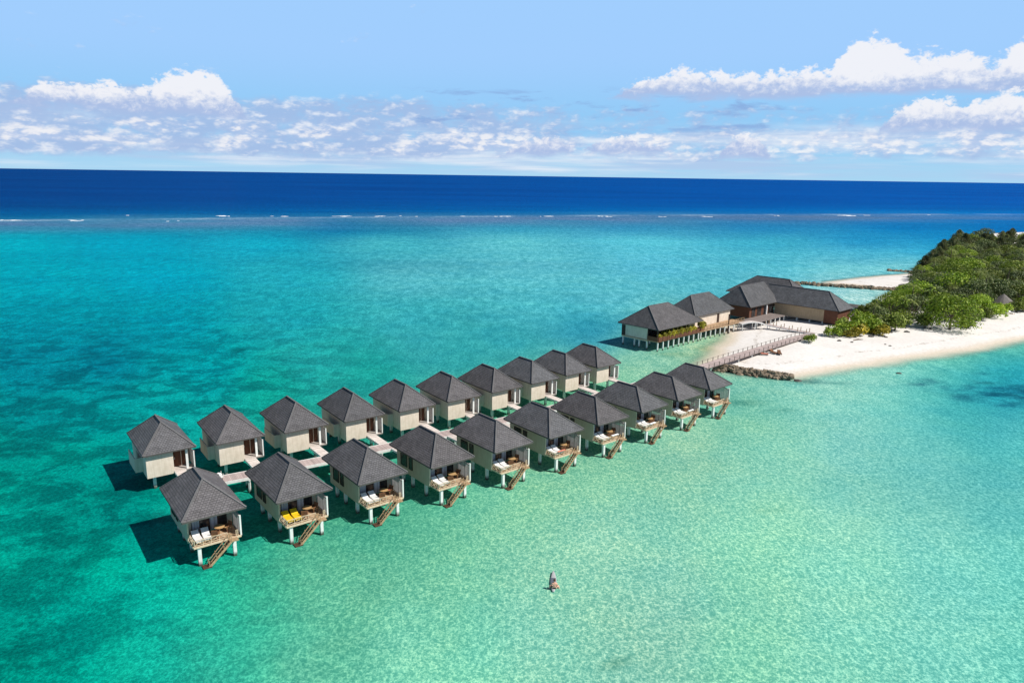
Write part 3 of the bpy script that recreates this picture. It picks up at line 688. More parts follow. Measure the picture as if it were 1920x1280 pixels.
# ------------------------------------------------------------------ front row villa; local x along the row, y to the back
def make_front():
    t = thing('water_villa', 'x', 'water villa', group='grey roofed villas of the front row')
    hip_roof('roof', -2.8, 2.8, -4.475, 4.475, EV, 6.9, 'y', -1.15, 2.2, t)
    b = MB()
    b.box(-2.12, -1.98, -2.9, 3.95, 1.75, 4.45); b.box(1.98, 2.12, -2.0, 3.95, 1.75, 4.45); b.box(-1.98, 1.98, 3.81, 3.95, 1.75, 4.45)
    b.box(-1.98, -1.55, -2.02, -1.88, 2.0, 4.45); b.box(1.62, 1.98, -2.02, -1.88, 2.0, 4.45); b.box(-1.55, 1.62, -2.02, -1.88, 3.95, 4.45)
    b.build('wall', M['taupe'], t)
    b = MB(); b.box(-1.98, 1.98, -1.87, 3.8, 1.7, 1.98); b.build('floor_slab', M['concrete'], t)
    # sliding doors behind the deck
    b = MB(); b.box(-1.55, 1.62, -1.98, -1.94, 2.0, 3.95); g = b.build('glass_door', M['glass'], t)
    b = MB()
    for x in (-1.55, -.77, .03, .83, 1.6): b.box(x-.03, x+.03, -2.03, -1.985, 2.0, 3.95)
    b.box(-1.55, 1.6, -2.03, -1.985, 3.88, 3.95); b.build('door_frame', M['darkwood'], g)
    for x in (-1.5, .1):
        b = MB(); b.box(x, x+.65, -2.0, -1.985, 2.05, 3.86); b.build('curtain', M['curtain'], g)
    # shuttered windows on the side
    for y0, y1, z0 in ((1.7, 3.0, 2.55), (.55, 1.25, 2.55)):
        b = MB(); b.box(-2.16, -2.1, y0, y1, z0, 3.85)
        wn = b.build('window', M['glass'], t)
        b = MB()
        for k in range(7):
            zz = z0+.1+k*(3.75-z0)/7; b.box(-2.19, -2.165, y0+.05, y1-.05, zz, zz+.06)
        for yy in (y0, y1): b.box(-2.2, -2.12, yy-.04, yy+.04, z0-.04, 3.89)
        b.box(-2.2, -2.12, y0, y1, 3.85, 3.89); b.box(-2.2, -2.12, y0, y1, z0-.05, z0-.005)
        b.build('window_frame', M['darkwood'], wn)
    # deck
    b = MB(); b.box(-1.96, 2.1, -4.5, -2.05, 1.86, 2.0); b.build('deck', M['deck'], t)
    b = MB(); b.box(-2.0, 2.16, -4.58, -4.505, 1.84, 2.01); b.box(-2.06, -1.97, -4.5, -2.9, 1.84, 2.01); b.box(2.105, 2.18, -4.5, -2.05, 1.84, 2.01)
    b.build('deck_beam', M['palewood'], t)
    b = MB(); x_railing(b, (-1.9,-4.45), (.95,-4.45), .58, 2.0, .7, .04); x_railing(b, (1.72,-4.45), (1.9,-4.45), .58, 2.0, .3, .04)
    b.build('railing', M['palewood'], t)
    b = MB(); x_railing(b, (-1.95,-4.38), (-1.95,-2.95), .58, 2.0, .7, .04); b.build('railing', M['palewood'], t)
    # tall slatted privacy screen and its end post
    b = MB()
    for k in range(14):
        y = -4.25 + k*.165; b.box(2.14, 2.18, y-.05, y+.05, 2.05, 3.7+.045*k)
    b.bar((2.16,-4.35,2.1), (2.16,-2.05,2.1), .07, .07); b.bar((2.16,-4.35,3.72), (2.16,-2.05,4.3), .09, .09)
    s = b.build('privacy_screen', M['greyslat'], t)
    b = MB(); b.box(2.1, 2.24, -4.5, -4.36, 1.95, 3.95); b.build('end_post', M['white'], s)
    for x in (-1.52, 1.55):
        for y in (-4.28, -1.3, 1.5, 3.6): stilt(t, x, y, 1.86 if y < -2 else 1.7)
    # ladder slanting down along the deck edge
    top, bot = Vector((1.45, -4.75, 2.0)), Vector((-.98, -4.75, .02)); off = Vector((0, -.36, 0))
    b = MB(); b.box(.95, 1.75, -5.2, -4.6, 1.88, 1.99)
    for o_ in (-off*.0 + Vector((0,.08,0)), off + Vector((0,-.06,0))):
        b.bar(top+o_+Vector((-.35,0,-.05)), bot+o_, .07, .2)
        b.bar(top+o_+Vector((-.3,0,.62)), bot+o_+Vector((.15,0,.5)), .05, .06)
        for k in (0.02, .35, .68, .98): 
            p = top.lerp(bot, k)+o_+Vector((-.3*(1-k),0,0)); b.bar(p-Vector((0,0,.05)), p+Vector((0,0,.58)), .05, .05)
    st = b.build('stair', M['stair'], t)
    b = MB()
    for k in range(1, 10):
        p = (top+Vector((-.35,0,0))).lerp(bot, k/10)
        b.box(p.x-.12, p.x+.12, p.y-.4, p.y+.06, p.z-.02, p.z+.03)
    b.box(-1.5, -.75, -5.25, -4.55, -.12, .10)
    b.build('tread', M['tread'], st)
    return t

# ------------------------------------------------------------------ back row villa
def make_back():
    t = thing('water_villa', 'x', 'water villa', group='grey roofed villas of the back row')
    hip_roof('roof', -2.75, 2.75, -4.5, 4.5, EV, 7.05, 'y', -1.3, 1.9, t)
    b = MB()
    b.box(-2.4, .38, -3.98, -3.84, 1.75, 4.45); b.box(-2.4, -2.26, -3.839, 3.9, 1.75, 4.45); b.box(2.1, 2.24, -2.7, 3.9, 1.75, 4.45)
    b.box(-2.259, 2.099, 3.76, 3.9, 1.75, 4.45); b.box(.24, .38, -3.839, -2.701, 1.75, 4.45)
    b.box(.24, .62, -2.7, -2.56, 2.0, 4.45); b.box(1.42, 2.099, -2.7, -2.56, 2.0, 4.45); b.box(.62, 1.42, -2.7, -2.56, 3.98, 4.45)
    b.build('wall', M['wall'], t)
    b = MB(); b.box(-2.25, 2.09, -2.5, 3.75, 1.8, 1.97); b.build('floor_slab', M['concrete'], t)
    b = MB(); b.box(.62, 1.42, -2.68, -2.6, 2.0, 3.98); d = b.build('door', M['redwood'], t)
    b = MB(); b.bar((.74, -2.73, 2.9), (.74, -2.73, 3.15), .04, .04); b.build('door_handle', M['white'], d)
    b = MB(); b.box(1.5, 1.98, -2.76, -2.705, 2.05, 4.0); b.build('wood_panel', M['redwood'], t)
    b = MB(); b.box(.385, 2.55, -4.15, -2.705, 1.84, 2.0); b.build('porch', M['paledeck'], t)
    b = MB(); b.box(1.68, 1.92, -3.98, -3.84, 2.0, 4.45); b.build('porch_post', M['white'], t)
    b = MB()
    for k in range(12):
        y = -3.95 + k*.17; b.box(2.5, 2.54, y-.06, y+.06, 2.0, 3.95)
    b.bar((2.52,-4.0,2.1), (2.52,-2.0,2.1), .06, .06); b.bar((2.52,-4.0,3.9), (2.52,-2.0,3.9), .06, .06)
    b.box(2.245, 2.56, -2.0, -1.93, 2.0, 3.95)
    s = b.build('privacy_screen', M['greyslat'], t)
    b = MB(); b.box(2.46, 2.58, -4.14, -4.02, 1.95, 4.0); b.build('end_post', M['white'], s)
    b = MB(); b.box(-3.2, -2.405, -2.0, -1.9, 1.95, 3.6); b.box(-3.2, -3.1, -1.895, 1.6, 1.95, 3.6); b.box(-3.095, -2.405, -1.895, 1.6, 1.95, 2.1)
    b.build('bathroom_screen', M['annex'], t)
    for x in (-1.5, 1.55):
        for y in (-2.75, .4, 3.4): stilt(t, x, y, 1.8)
    return t

# centres and headings of the villas along the two gently curving rows
def fc(k): return (-29.347+7.0034*k-.0655*k*k, 63.34+4.0123*k+.0841*k*k)
def bc(k): return (-40.38+6.6237*k-.0731*k*k, 78.2454+3.8065*k+.0687*k*k)
def fth(k): return R(90-(52.3-.45*k))
def bth(k): return R(90-(54-.25*k))
def place(c, th, lx, ly):
    """world point from a centre and offsets along the row / to the back"""
    return (c[0]+lx*math.cos(th)-ly*math.sin(th), c[1]+lx*math.sin(th)+ly*math.cos(th))

f0 = make_front(); b0 = make_back()
FRONT = []; BACK = []; JR = random.Random(3)
for k in range(10):
    p = fc(k)
    if k == 0: lab = 'seaward end villa of the front row, white loungers on its deck'
    elif k == 1: lab = 'front row villa with two bright yellow loungers on its deck'
    elif k == 9: lab = 'landward end villa of the front row, beside the short rock breakwater'
    else: lab = '%s front row villa counted from the open sea end' % ORD[k]
    o = f0 if k == 0 else dup(f0)
    o.location = (p[0], p[1], 0); o.rotation_euler = (0,0,fth(k)+JR.uniform(-.022,.022)); o['label'] = lab; FRONT.append(o)
for k in range(10):
    p = bc(k)
    if k == 0: lab = 'seaward end villa of the back row, cream front and one red brown door'
    elif k == 9: lab = 'landward end villa of the back row, nearest the planted restaurant deck'
    else: lab = '%s back row villa from the open sea end, cream with brown door' % ORD[k]
    o = b0 if k == 0 else dup(b0)
    o.location = (p[0], p[1], 0); o.rotation_euler = (0,0,bth(k)+JR.uniform(-.022,.022)); o['label'] = lab; BACK.append(o)

def loc(o, x, y, z):
    th = o.rotation_euler.z
    return (o.location.x+x*math.cos(th)-y*math.sin(th), o.location.y+x*math.sin(th)+y*math.cos(th), z)

# ------------------------------------------------------------------ deck furniture
def make_lounger(mat, frame, name='sun_lounger'):
    t = thing(name, 'x', 'sun lounger', group='sun loungers on the villa decks')
    b = MB(); b.box(-.34, .34, -.95, .95, .2, .27)
    for x in (-.3, .3):
        for y in (-.85, .3): b.box(x-.03, x+.03, y-.03, y+.03, 0, .2)
    b.bar((0,.35,.27), (0,.9,.60), .64, .04); b.build('frame', frame, t)
    b = MB(); b.box(-.33, .33, -.93, .33, .272, .39); b.bar((0,.34,.38), (0,.88,.68), .64, .11); b.build('cushion', mat, t)
    return t
lw_ = make_lounger(M['cushion'], M['tan']); ly_ = make_lounger(M['yellow'], M['darkwood'])
tab = thing('round_table', 'x', 'table', group='tan tables on the villa decks')
b = MB(); b.tube((0,0,.70), (0,0,.75), .47, n=16); b.build('tabletop', M['tan'], tab)
b = MB(); b.tube((0,0,0), (0,0,.7), .05, n=8); b.tube((0,0,0), (0,0,.04), .26, n=12); b.build('pedestal', M['stair'], tab)
chr_ = thing('deck_chair', 'x', 'chair', group='wicker chairs on the villa decks')
b = MB(); b.box(-.28, .28, -.28, .28, .36, .44); b.build('seat', M['tan'], chr_)
b = MB(); b.bar((0,.26,.44), (0,.34,.88), .56, .06); b.box(-.3, -.25, -.25, .28, .44, .62); b.box(.25, .3, -.25, .28, .44, .62); b.build('backrest', M['brown'], chr_)
for x in (-.25, .25):
    for y in (-.25, .25):
        b = MB(); b.box(x-.025, x+.025, y-.025, y+.025, 0, .36); b.build('leg', M['brown'], chr_)
used = set()
def put(proto, o, x, y, rz, label):
    q = proto if proto.name not in used else dup(proto)
    used.add(proto.name)
    q.location = loc(o, x, y, DZ+.005); q.rotation_euler = (0,0,o.rotation_euler.z+rz); q['label'] = label
    return q
SPOT = ['of the seaward end front villa', 'of the front villa second from sea'] + ['of the front villa %s from sea' % ORD[k] for k in range(2, 9)] + ['of the landward end front villa']
rs = random.Random(12)
for k, o in enumerate(FRONT):
    yel = k == 1; pr = ly_ if yel else lw_; cn = 'bright yellow' if yel else 'white'
    j = rs.uniform(-.06, .06)
    put(pr, o, -1.42, -3.42+j, .03, '%s lounger beside outer rail on deck %s' % (cn, SPOT[k]))
    put(pr, o, -.62, -3.38-j, -.06+j, '%s lounger nearer the table on deck %s' % (cn, SPOT[k]))
    put(tab, o, .62, -3.15+j, 0, 'round tan table on deck %s' % SPOT[k])
    put(chr_, o, .12+j, -3.75, R(150), 'wicker chair by the rail on deck %s' % SPOT[k])
    put(chr_, o, 1.38, -3.0+j, R(-70), 'wicker chair by privacy screen on deck %s' % SPOT[k])
# towels
def towel(o, x, y, z, w_, l_, mat, label, rz=0, grp=None):
    b = MB(); n = 6
    for i in range(n):
        y0 = -l_/2+l_*i/n; y1 = y0+l_/n; h0 = .02*math.sin(i*1.9); h1 = .02*math.sin((i+1)*1.9)
        b.face([(-w_/2,y0,h0+.05), (w_/2,y0,h0+.05), (w_/2,y1,h1+.05), (-w_/2,y1,h1+.05)])
        b.face([(-w_/2,y0,h0), (-w_/2,y1,h1), (w_/2,y1,h1), (w_/2,y0,h0)])
        for s in (-1, 1):
            q = [(s*w_/2,y0,h0), (s*w_/2,y1,h1), (s*w_/2,y1,h1+.05), (s*w_/2,y0,h0+.05)]; b.face(q if s < 0 else q[::-1])
    for s, i in ((-1, 0), (1, n)):
        h = .02*math.sin(i*1.9); q = [(-w_/2,s*l_/2,h), (w_/2,s*l_/2,h), (w_/2,s*l_/2,h+.05), (-w_/2,s*l_/2,h+.05)]; b.face(q if s < 0 else q[::-1])
    t = b.build('towel', mat); t.location = loc(o, x, y, z); t.rotation_euler = (0,0,o.rotation_euler.z+rz)
    tag(t, label, 'towel', grp)
for k, x, mt, cn in ((6, .3, 'cushion', 'white'), (7, -.5, 'cushion', 'white'), (8, .2, 'cushion', 'white'), (5, -.9, 'coral', 'reddish')):
    towel(FRONT[k], x, -4.46, DZ+.64, 1.2, .34, M[mt], '%s towel over the deck rail %s' % (cn, SPOT[k]), 0, 'towels on the rails')

for k, x, y, mt, cn in ((2, 1.38, -3.02, 'coral', 'reddish'), (3, .12, -3.74, 'cushion', 'white'), (4, 1.38, -3.0, 'tan', 'tan'), (0, .12, -3.72, 'coral', 'reddish')):
    towel(FRONT[k], x, y, DZ+.47, .4, .5, M[mt], '%s folded towel on a wicker chair %s' % (cn, SPOT[k]), .3*k, 'folded towels on chairs')
# ------------------------------------------------------------------ jetty between the rows, and the footbridges
def ribbon(pts, w_, z0, z1, mb):
    """a board deck following a polyline (x, y, z)"""
    P = [Vector(p) for p in pts]; L = []
    for i, p in enumerate(P):
        d = (P[min(i+1, len(P)-1)]-P[max(i-1, 0)]); d.z = 0; d.normalize(); n = Vector((-d.y, d.x, 0))
        ww = w_[i] if isinstance(w_, list) else w_
        L.append((p+n*ww/2, p-n*ww/2))
    w_ = 2.0 if isinstance(w_, list) else w_
    s = 0
    for i in range(len(P)-1):
        a, b_ = L[i], L[i+1]; e = (P[i+1]-P[i]).length
        t = lambda q, z: (q[0], q[1], q[2]+z)
        mb.face([t(a[1],z1), t(b_[1],z1), t(b_[0],z1), t(a[0],z1)], [(0,s),(0,s+e),(w_,s+e),(w_,s)])
        mb.face([t(a[0],z0), t(b_[0],z0), t(b_[1],z0), t(a[1],z0)])
        mb.face([t(a[0],z1), t(b_[0],z1), t(b_[0],z0), t(a[0],z0)]); mb.face([t(a[1],z0), t(b_[1],z0), t(b_[1],z1), t(a[1],z1)])
        s += e
    for (a, r) in ((L[0], 0), (L[-1], 1)):
        q = [t(a[0],z0), t(a[1],z0), t(a[1],z1), t(a[0],z1)]; mb.face(q if not r else q[::-1])
    return L
def m_uvplanks(name, col, width):
    m, nt, bs = newmat(name)
    uv = nt.new('ShaderNodeUVMap'); s = nt.new('ShaderNodeSeparateXYZ'); nt.put(s.inputs[0], uv.outputs[0])
    q = nt.math('DIVIDE', s.outputs[1], width); fl = nt.math('FLOOR', q); fr = nt.math('FRACT', q)
    wn = nt.new('ShaderNodeTexWhiteNoise', noise_dimensions='1D'); nt.put(wn.inputs['W'], fl)
    gm = nt.new('ShaderNodeNewGeometry')
    v = nt.math('MULTIPLY', nt.math('MULTIPLY_ADD', wn.outputs['Value'], .45, .78), nt.math('MULTIPLY_ADD', nt.math('GREATER_THAN', fr, .1), .5, .5))
    v = nt.math('MULTIPLY', v, nt.math('MULTIPLY_ADD', nt.noise(gm.outputs['Position'], .8, 4, .6), .6, .7))
    cm = nt.new('ShaderNodeCombineXYZ', i_0=v, i_1=v, i_2=v)
    nt.put(bs.inputs['Base Color'], nt.mix(1, col, cm.outputs[0], 'MULTIPLY')); bs.inputs['Roughness'].default_value = .8; bs.inputs['Specular IOR Level'].default_value = .2
    return m
M['jetty'] = m_uvplanks('jetty_boards', (.46, .37, .345, 1), .17)
M['bridge'] = m_uvplanks('footbridge_boards', (.66, .58, .53, 1), .17)

def jpt(k):
    return place(fc(k), fth(k), 0, 10.1)
JP = [(*jpt(k), 1.9) for k in [.12, .5, 1, 2, 3, 4, 5, 6, 7, 8, 9]] + [(33.2,124.3,1.60), (40.5,131.8,1.45), (49.2,140.3,1.35), (56.7,147.6,1.30), (62.8,153.5,1.20), (66.7,156.8,1.12)]
jt = thing('jetty', 'long grey boarded jetty running between the villa rows to the beach', 'jetty', JP[0])
org = Vector(JP[0]); org.z = 0; jt.location = org
LP = [Vector(p)-org for p in JP]
mb = MB(); L = ribbon(LP, [2.0]*11+[2.2]+[2.5]*5, -.12, 0, mb); mb.build('deck', M['jetty'], jt)
for rng, mt, hh in ((range(0, 11), 'white', .30), (range(11, len(L)-1), 'rail', .12)):
    mb = MB()
    for side in (0, 1):
        for i in rng: mb.bar(L[i][side]+Vector((0,0,-.02-hh*.4)), L[i+1][side]+Vector((0,0,-.02-hh*.4)), .13, hh)
    mb.build('edge_beam', M[mt], jt)
def along(P, step, start=0.0):
    out = []; s = 0; nx = start
    for a, b_ in zip(P, P[1:]):
        e = (b_-a).length; d = (b_-a).normalized()
        while nx <= s+e: out.append((a+d*(nx-s), d)); nx += step
        s += e
    return out
for p, d in along(LP, 5.2, 1.0):
    n = Vector((-d.y, d.x, 0)).normalized()
    for s in (-1, 1):
        q = p+n*s*.82; mb = MB(); mb.box(q.x-.1, q.x+.1, q.y-.1, q.y+.1, -1.0, q.z-.1); mb.build('pile', M['concrete'], jt)
    if p.x+org.x < 40:
        mb = MB(); mb.bar(p-n*1.05+Vector((0,0,-.3)), p+n*1.05+Vector((0,0,-.3)), .2, .26); mb.build('cross_beam', M['white'], jt)
# railing on the last stretch to the beach
tail = LP[11:]
mb = MB(); Lt = []
for i, p in enumerate(tail):
    d = (tail[min(i+1,len(tail)-1)]-tail[max(i-1,0)]); d.z = 0; d.normalize(); n = Vector((-d.y,d.x,0)); Lt.append((p+n*1.2, p-n*1.2))
for side in (0, 1):
    line = [q[side] for q in Lt]
    for a, b_ in zip(line, line[1:]):
        mb.bar(a+Vector((0,0,.62)), b_+Vector((0,0,.62)), .035, .035)
    for p, d in along(line, 1.9): mb.bar(p, p+Vector((0,0,.7)), .10, .10)
mb.build('railing', M['rail'], jt)

def nearest_k(o):
    best = min((((jpt(k/20)[0]-o[0])**2+(jpt(k/20)[1]-o[1])**2), k/20) for k in range(-20, 240)); return best[1]
def footbridge(o, a, label, grp, w_=1.05):
    p = Vector(loc(o, *a, 0)); th = o.rotation_euler.z
    sgn = -1 if a[1] < 0 else 1
    dirv = Vector((-math.sin(th)*sgn, math.cos(th)*sgn, 0))
    best = None
    for k in range(-30, 260):
        j = Vector((*jpt(k/20), 0)); t = (j-p).dot(dirv); off = ((j-p)-dirv*t).length
        if best is None or off < best[0]: best = (off, t)
    ln = best[1]-1.08
    t = thing('footbridge', label, 'footbridge', (p.x, p.y, 0), math.atan2(dirv.y, dirv.x), grp)
    mb = MB(); ribbon([(0,0,2.0), (ln*.33,0,1.985), (ln*.66,0,1.965), (ln,0,1.95)], w_, -.1, 0, mb); mb.build('deck', M['bridge'], t)
    mb = MB()
    for s in (-1, 1): mb.bar((0,s*(w_/2+.03),1.86), (ln,s*(w_/2+.03),1.84), .06, .24)
    mb.build('edge_beam', M['white'], t)
    for s in (-1, 1):
        mb = MB(); mb.box(ln*.55-.07, ln*.55+.07, s*.42-.07, s*.42+.07, -1, 1.85); mb.build('pile', M['concrete'], t)
    return t
for k, o in enumerate(BACK):
    nm = 'seaward end' if k == 0 else ('landward end' if k == 9 else ORD[k]+' from sea')
    footbridge(o, (.95, -4.17), 'pale footbridge from jetty to the %s back row villa' % nm, 'footbridges to the back row')
for k, o in enumerate(FRONT):
    nm = 'seaward end' if k == 0 else ('landward end' if k == 9 else ORD[k]+' from sea')
    footbridge(o, (.6, 3.97), 'pale footbridge from jetty to the %s front row villa' % nm, 'footbridges to the front row')

# head of the jetty: a wider landing with white linen bundles on a hand cart
th = fth(0)
def cart(p, rz, label):
    t = thing('linen_cart', label, 'hand cart', (p[0], p[1], 1.905), rz)
    b = MB(); b.box(-.7, .7, -.4, .4, .28, .36)
    for y in (-.38, .38): b.bar((-.7,y,.36), (-.7,y,.95), .05, .05); b.bar((.7,y,.36), (.7,y,.75), .05, .05)
    b.bar((-.7,-.38,.95), (-.7,.38,.95), .05, .05); b.build('frame', M['white'], t)
    for x in (-.5, .5):
        for y in (-.36, .36):
            b = MB(); b.tube((x,y-.04,.14), (x,y+.04,.14), .14, n=10); b.build('wheel', M['darkwood'], t)
    return t
def bundle(p, r, label):
    me = bpy.data.meshes.new('linen_bundle'); V = []; Fc = []; nu, nv = 12, 8
    for j in range(nv+1):
        for i in range(nu):
            a = 2*math.pi*i/nu; e = math.pi*(j/nv-.5); q = 1+.16*math.sin(3*a+2*e)+.1*math.sin(5*a-3*e)
            V.append((r*q*math.cos(a)*math.cos(e), r*q*math.sin(a)*math.cos(e), r*.8*(math.sin(e)+.75)))
    for j in range(nv):
        for i in range(nu): Fc.append((j*nu+i, j*nu+(i+1) % nu, (j+1)*nu+(i+1) % nu, (j+1)*nu+i))
    me.from_pydata(V, [], Fc); me.materials.append(M['cushion']); o = link('linen_bundle', me); o.location = p
    for pl in me.polygons: pl.use_smooth = True
    tag(o, label, 'laundry bundle', 'white bundles at the jetty head')
cp_ = jpt(.48); cart(cp_, th, 'white hand cart loaded with linen at the seaward end of the jetty')
for dx, rr, lb in ((-.35, .38, 'larger white linen bundle on the hand cart at the jetty head'), (.32, .30, 'smaller white linen bundle on the hand cart at the jetty head')):
    bundle((cp_[0]+dx*math.cos(th), cp_[1]+dx*math.sin(th), 2.27), rr, lb)

# ------------------------------------------------------------------ pavilions at the beach end; local x along the shore walk, local y to the open lagoon
CX0, CY0, CTH = 29.6, 142.0, R(90-47)
def cw(u, v, z=0): return (CX0+u*math.cos(CTH)-(-v)*math.sin(CTH), CY0+u*math.sin(CTH)+(-v)*math.cos(CTH), z)
# v is positive toward the villas, so local y = -v
def pav(name, label, cat='pavilion'):
    return thing(name, label, cat, (CX0, CY0, 0), CTH)
def B(parent, name, mat, *boxes):
    b = MB()
    for q in boxes: b.box(*q)
    return b.build(name, mat, parent)
def post(parent, x, y, z0, z1, s=.1, mat=None, name='stilt'):
    return B(parent, name, mat or M['concrete'], (x-s, x+s, y-s, y+s, z0, z1))

# A: restaurant with the planted balustrade
a = pav('restaurant_pavilion', 'restaurant pavilion on stilts with planted brown balustrade, at the lagoon corner')
hip_roof('roof', 0, 16.2, 0, 10.6, 4.7, 8.6, 'x', 3.4, 10.2, a)
B(a, 'wall', M['wall'], (.7, .85, 3.3, 10.0, 1.7, 4.55), (.85, 15.6, 9.85, 10.0, 1.7, 4.55), (15.45, 15.6, 3.3, 9.85, 1.7, 4.55))
B(a, 'glass_front', M['glass'], (.85, 15.45, 3.4, 3.45, 2.1, 4.5))
for x in (.85, 3.8, 6.7, 9.6, 12.5, 15.4): B(a, 'front_post', M['darkwood'], (x-.12, x+.12, 3.2, 3.39, 2.1, 4.55))
B(a, 'side_door', M['darkwood'], (.62, .69, 9.0, 9.95, 2.0, 4.3))
B(a, 'veranda', M['deck'], (.5, 16.0, .5, 9.8, 1.95, 2.1))
B(a, 'balustrade', M['redwood'], *[(.7+i*1.5, 2.1+i*1.5, .42, .5, 2.02, 3.0) for i in range(10)], (.52, .60, .5, 3.2, 2.02, 3.0))
for x in (.8, 5.6, 10.6): post(a, x, .8, 2.1, 4.56, .09, M['darkwood'], 'veranda_post')
for i in range(9): post(a, .9+i*1.85, .75, -1, 1.95, .11)
for i in range(5): post(a, .9+i*3.6, 5.4, -1, 1.95, .13)
for y in (3.4, 6.6, 9.6): post(a, .85, y, -1, 1.7, .13)

# B: cream pavilion
a = pav('spa_pavilion', 'cream walled pavilion between the restaurant and the large hall')
hip_roof('roof', 18.3, 34.6, 3.4, 12.0, 4.7, 8.6, 'x', 22.4, 30.0, a)
B(a, 'wall', M['wall'], (19.0, 33.6, 3.9, 4.04, 1.9, 4.56), (19.0, 19.14, 4.05, 11.3, 1.9, 4.56), (33.46, 33.6, 4.05, 11.3, 1.9, 4.56), (19.14, 33.46, 11.16, 11.3, 1.9, 4.56))
B(a, 'door', M['darkwood'], (28.0, 28.9, 3.84, 3.89, 2.1, 4.2))
B(a, 'terrace', M['deck'], (16.1, 34.6, .6, 3.85, 1.93, 2.08))
B(a, 'railing', M['stair'], *[(16.3+i*1.3, 16.38+i*1.3, .62, .70, 2.08, 3.0) for i in range(15)], (16.3, 34.5, .63, .69, 2.94, 3.0), (16.3, 34.5, .64, .68, 2.5, 2.55))
post(a, 28.2, .9, -.5, 4.5, .12, M['darkwood'], 'terrace_post')
for i in range(10): post(a, 16.8+i*1.95, .85, -1, 1.93, .1)
for i in range(5): post(a, 19.4+i*3.5, 7.0, -1, 1.9, .12)

# C + D: the large hall and its long wing
a = pav('main_hall', 'large dark roofed hall with a long tan wing reaching toward the trees', 'hall')
hip_roof('roof', 39.0, 52.6, 1.6, 11.6, 4.7, 9.0, 'x', 42.2, 53.5, a)
hip_roof('roof', 51.4, 59.6, -14.2, 6.6, 4.6, 8.4, 'y', -9.6, 6.2, a)
B(a, 'wall', M['redwood'], (39.9, 46.8, 2.4, 2.54, 1.9, 4.5), (39.9, 40.04, 2.55, 11, 1.9, 4.5), (40.05, 51.3, 10.86, 11.0, 1.9, 4.5), (48.6, 52.0, 2.4, 2.54, 1.9, 4.5))
B(a, 'glass_front', M['glass'], (46.85, 48.55, 2.42, 2.5, 2.0, 4.5), (41.0, 42.6, 2.34, 2.39, 2.0, 4.2), (43.6, 45.6, 2.34, 2.39, 2.0, 4.2), (49.2, 51.6, 2.34, 2.39, 2.0, 4.2))
B(a, 'white_column', M['white'], (47.6, 47.95, 2.0, 2.3, 1.9, 4.55))
B(a, 'tan_wall', M['tanwall'], (52.1, 52.25, -10.3, 2.3, 1.55, 4.45), (58.8, 58.95, -10.3, 5.8, 1.55, 4.45))
B(a, 'end_wall', M['redwood'], (52.1, 52.25, -13.6, -10.32, 1.3, 4.45), (52.26, 58.95, -13.6, -13.46, 1.3, 4.45), (58.8, 58.95, -13.45, -10.32, 1.3, 4.45))
B(a, 'floor', M['greydeck'], (52.26, 58.79, -13.4, 2.3, 1.4, 1.6), (40.1, 52.0, 2.6, 10.8, 1.75, 1.92))
for y in (-13.2, -10, -6.8, -3.6, -.4, 2): post(a, 52.5, y, -.3, 1.5, .14)
for y in (-13.2, -8, -3): post(a, 58.5, y, -.3, 1.5, .14)
for x in (40.3, 44, 47.8): post(a, x, 2.7, -.5, 1.8, .13)
# E behind
a = pav('rear_pavilion', 'dark roofed pavilion standing behind the large hall', 'pavilion')
hip_roof('roof', 57.4, 68.0, -1.5, 19.4, 4.7, 9.1, 'y', 4.2, 13.4, a)
B(a, 'wall', M['redwood'], (58.2, 67.2, 18.5, 18.65, 1.9, 4.5), (58.2, 58.35, 6.7, 18.49, 1.9, 4.5), (67.05, 67.2, -.6, 18.49, 1.9, 4.5), (60, 67.04, -.6, -.45, 1.9, 4.5))
for y in (8, 13, 18): post(a, 58.6, y, -1, 1.9, .14); post(a, 66.8, y, -1, 1.9, .14)
B(a, 'floor', M['greydeck'], (58.36, 67.0, 6.8, 18.4, 1.75, 1.88))

# boarded terrace, arched footbridge and the walk down to the sand
a = pav('hall_terrace', 'grey boarded terrace on short stilts in front of the large hall', 'terrace')
B(a, 'deck', M['greydeck'], (36.2, 50.6, -1.7, 2.3, 1.78, 1.92))
for i in range(7): post(a, 36.8+i*2.2, -1.45, -.3, 1.78, .09)
for i in range(4): post(a, 37.5+i*4, 1.9, -.3, 1.78, .09)
o = Vector((CX0, CY0, 0))
def path(name, label, cat, pts, w_, mat, rail=0, pile=3.0, beam='white'):
    base = Vector(pts[0]); base.z = 0
    t = thing(name, label, cat, base); P = [Vector(p)-base for p in pts]
    mb = MB(); L = ribbon(P, w_, -.1, 0, mb); mb.build('deck', mat, t)
    mb = MB()
    for s in (0, 1):
        for i in range(len(L)-1): mb.bar(L[i][s]+Vector((0,0,-.1)), L[i+1][s]+Vector((0,0,-.1)), .1, .22)
    mb.build('edge_beam', M[beam], t)
    for p, d in along(P, pile, .4):
        n = Vector((-d.y, d.x, 0)).normalized()
        for s in (-1, 1):
            q = p+n*s*(w_/2-.12); b = MB(); b.box(q.x-.07, q.x+.07, q.y-.07, q.y+.07, -.6, q.z-.08); b.build('pile', M['concrete'], t)
    if rail:
        mb = MB()
        for s in (0, 1):
            line = [q[s] for q in L]
            for p, d in along(line, rail): mb.bar(p, p+Vector((0,0,.85)), .12, .12)
            if rail < 1.8:
                for a_, b_ in zip(line, line[1:]): mb.bar(a_+Vector((0,0,.8)), b_+Vector((0,0,.8)), .05, .05)
        mb.build('railing', M['stair'], t)
    return t
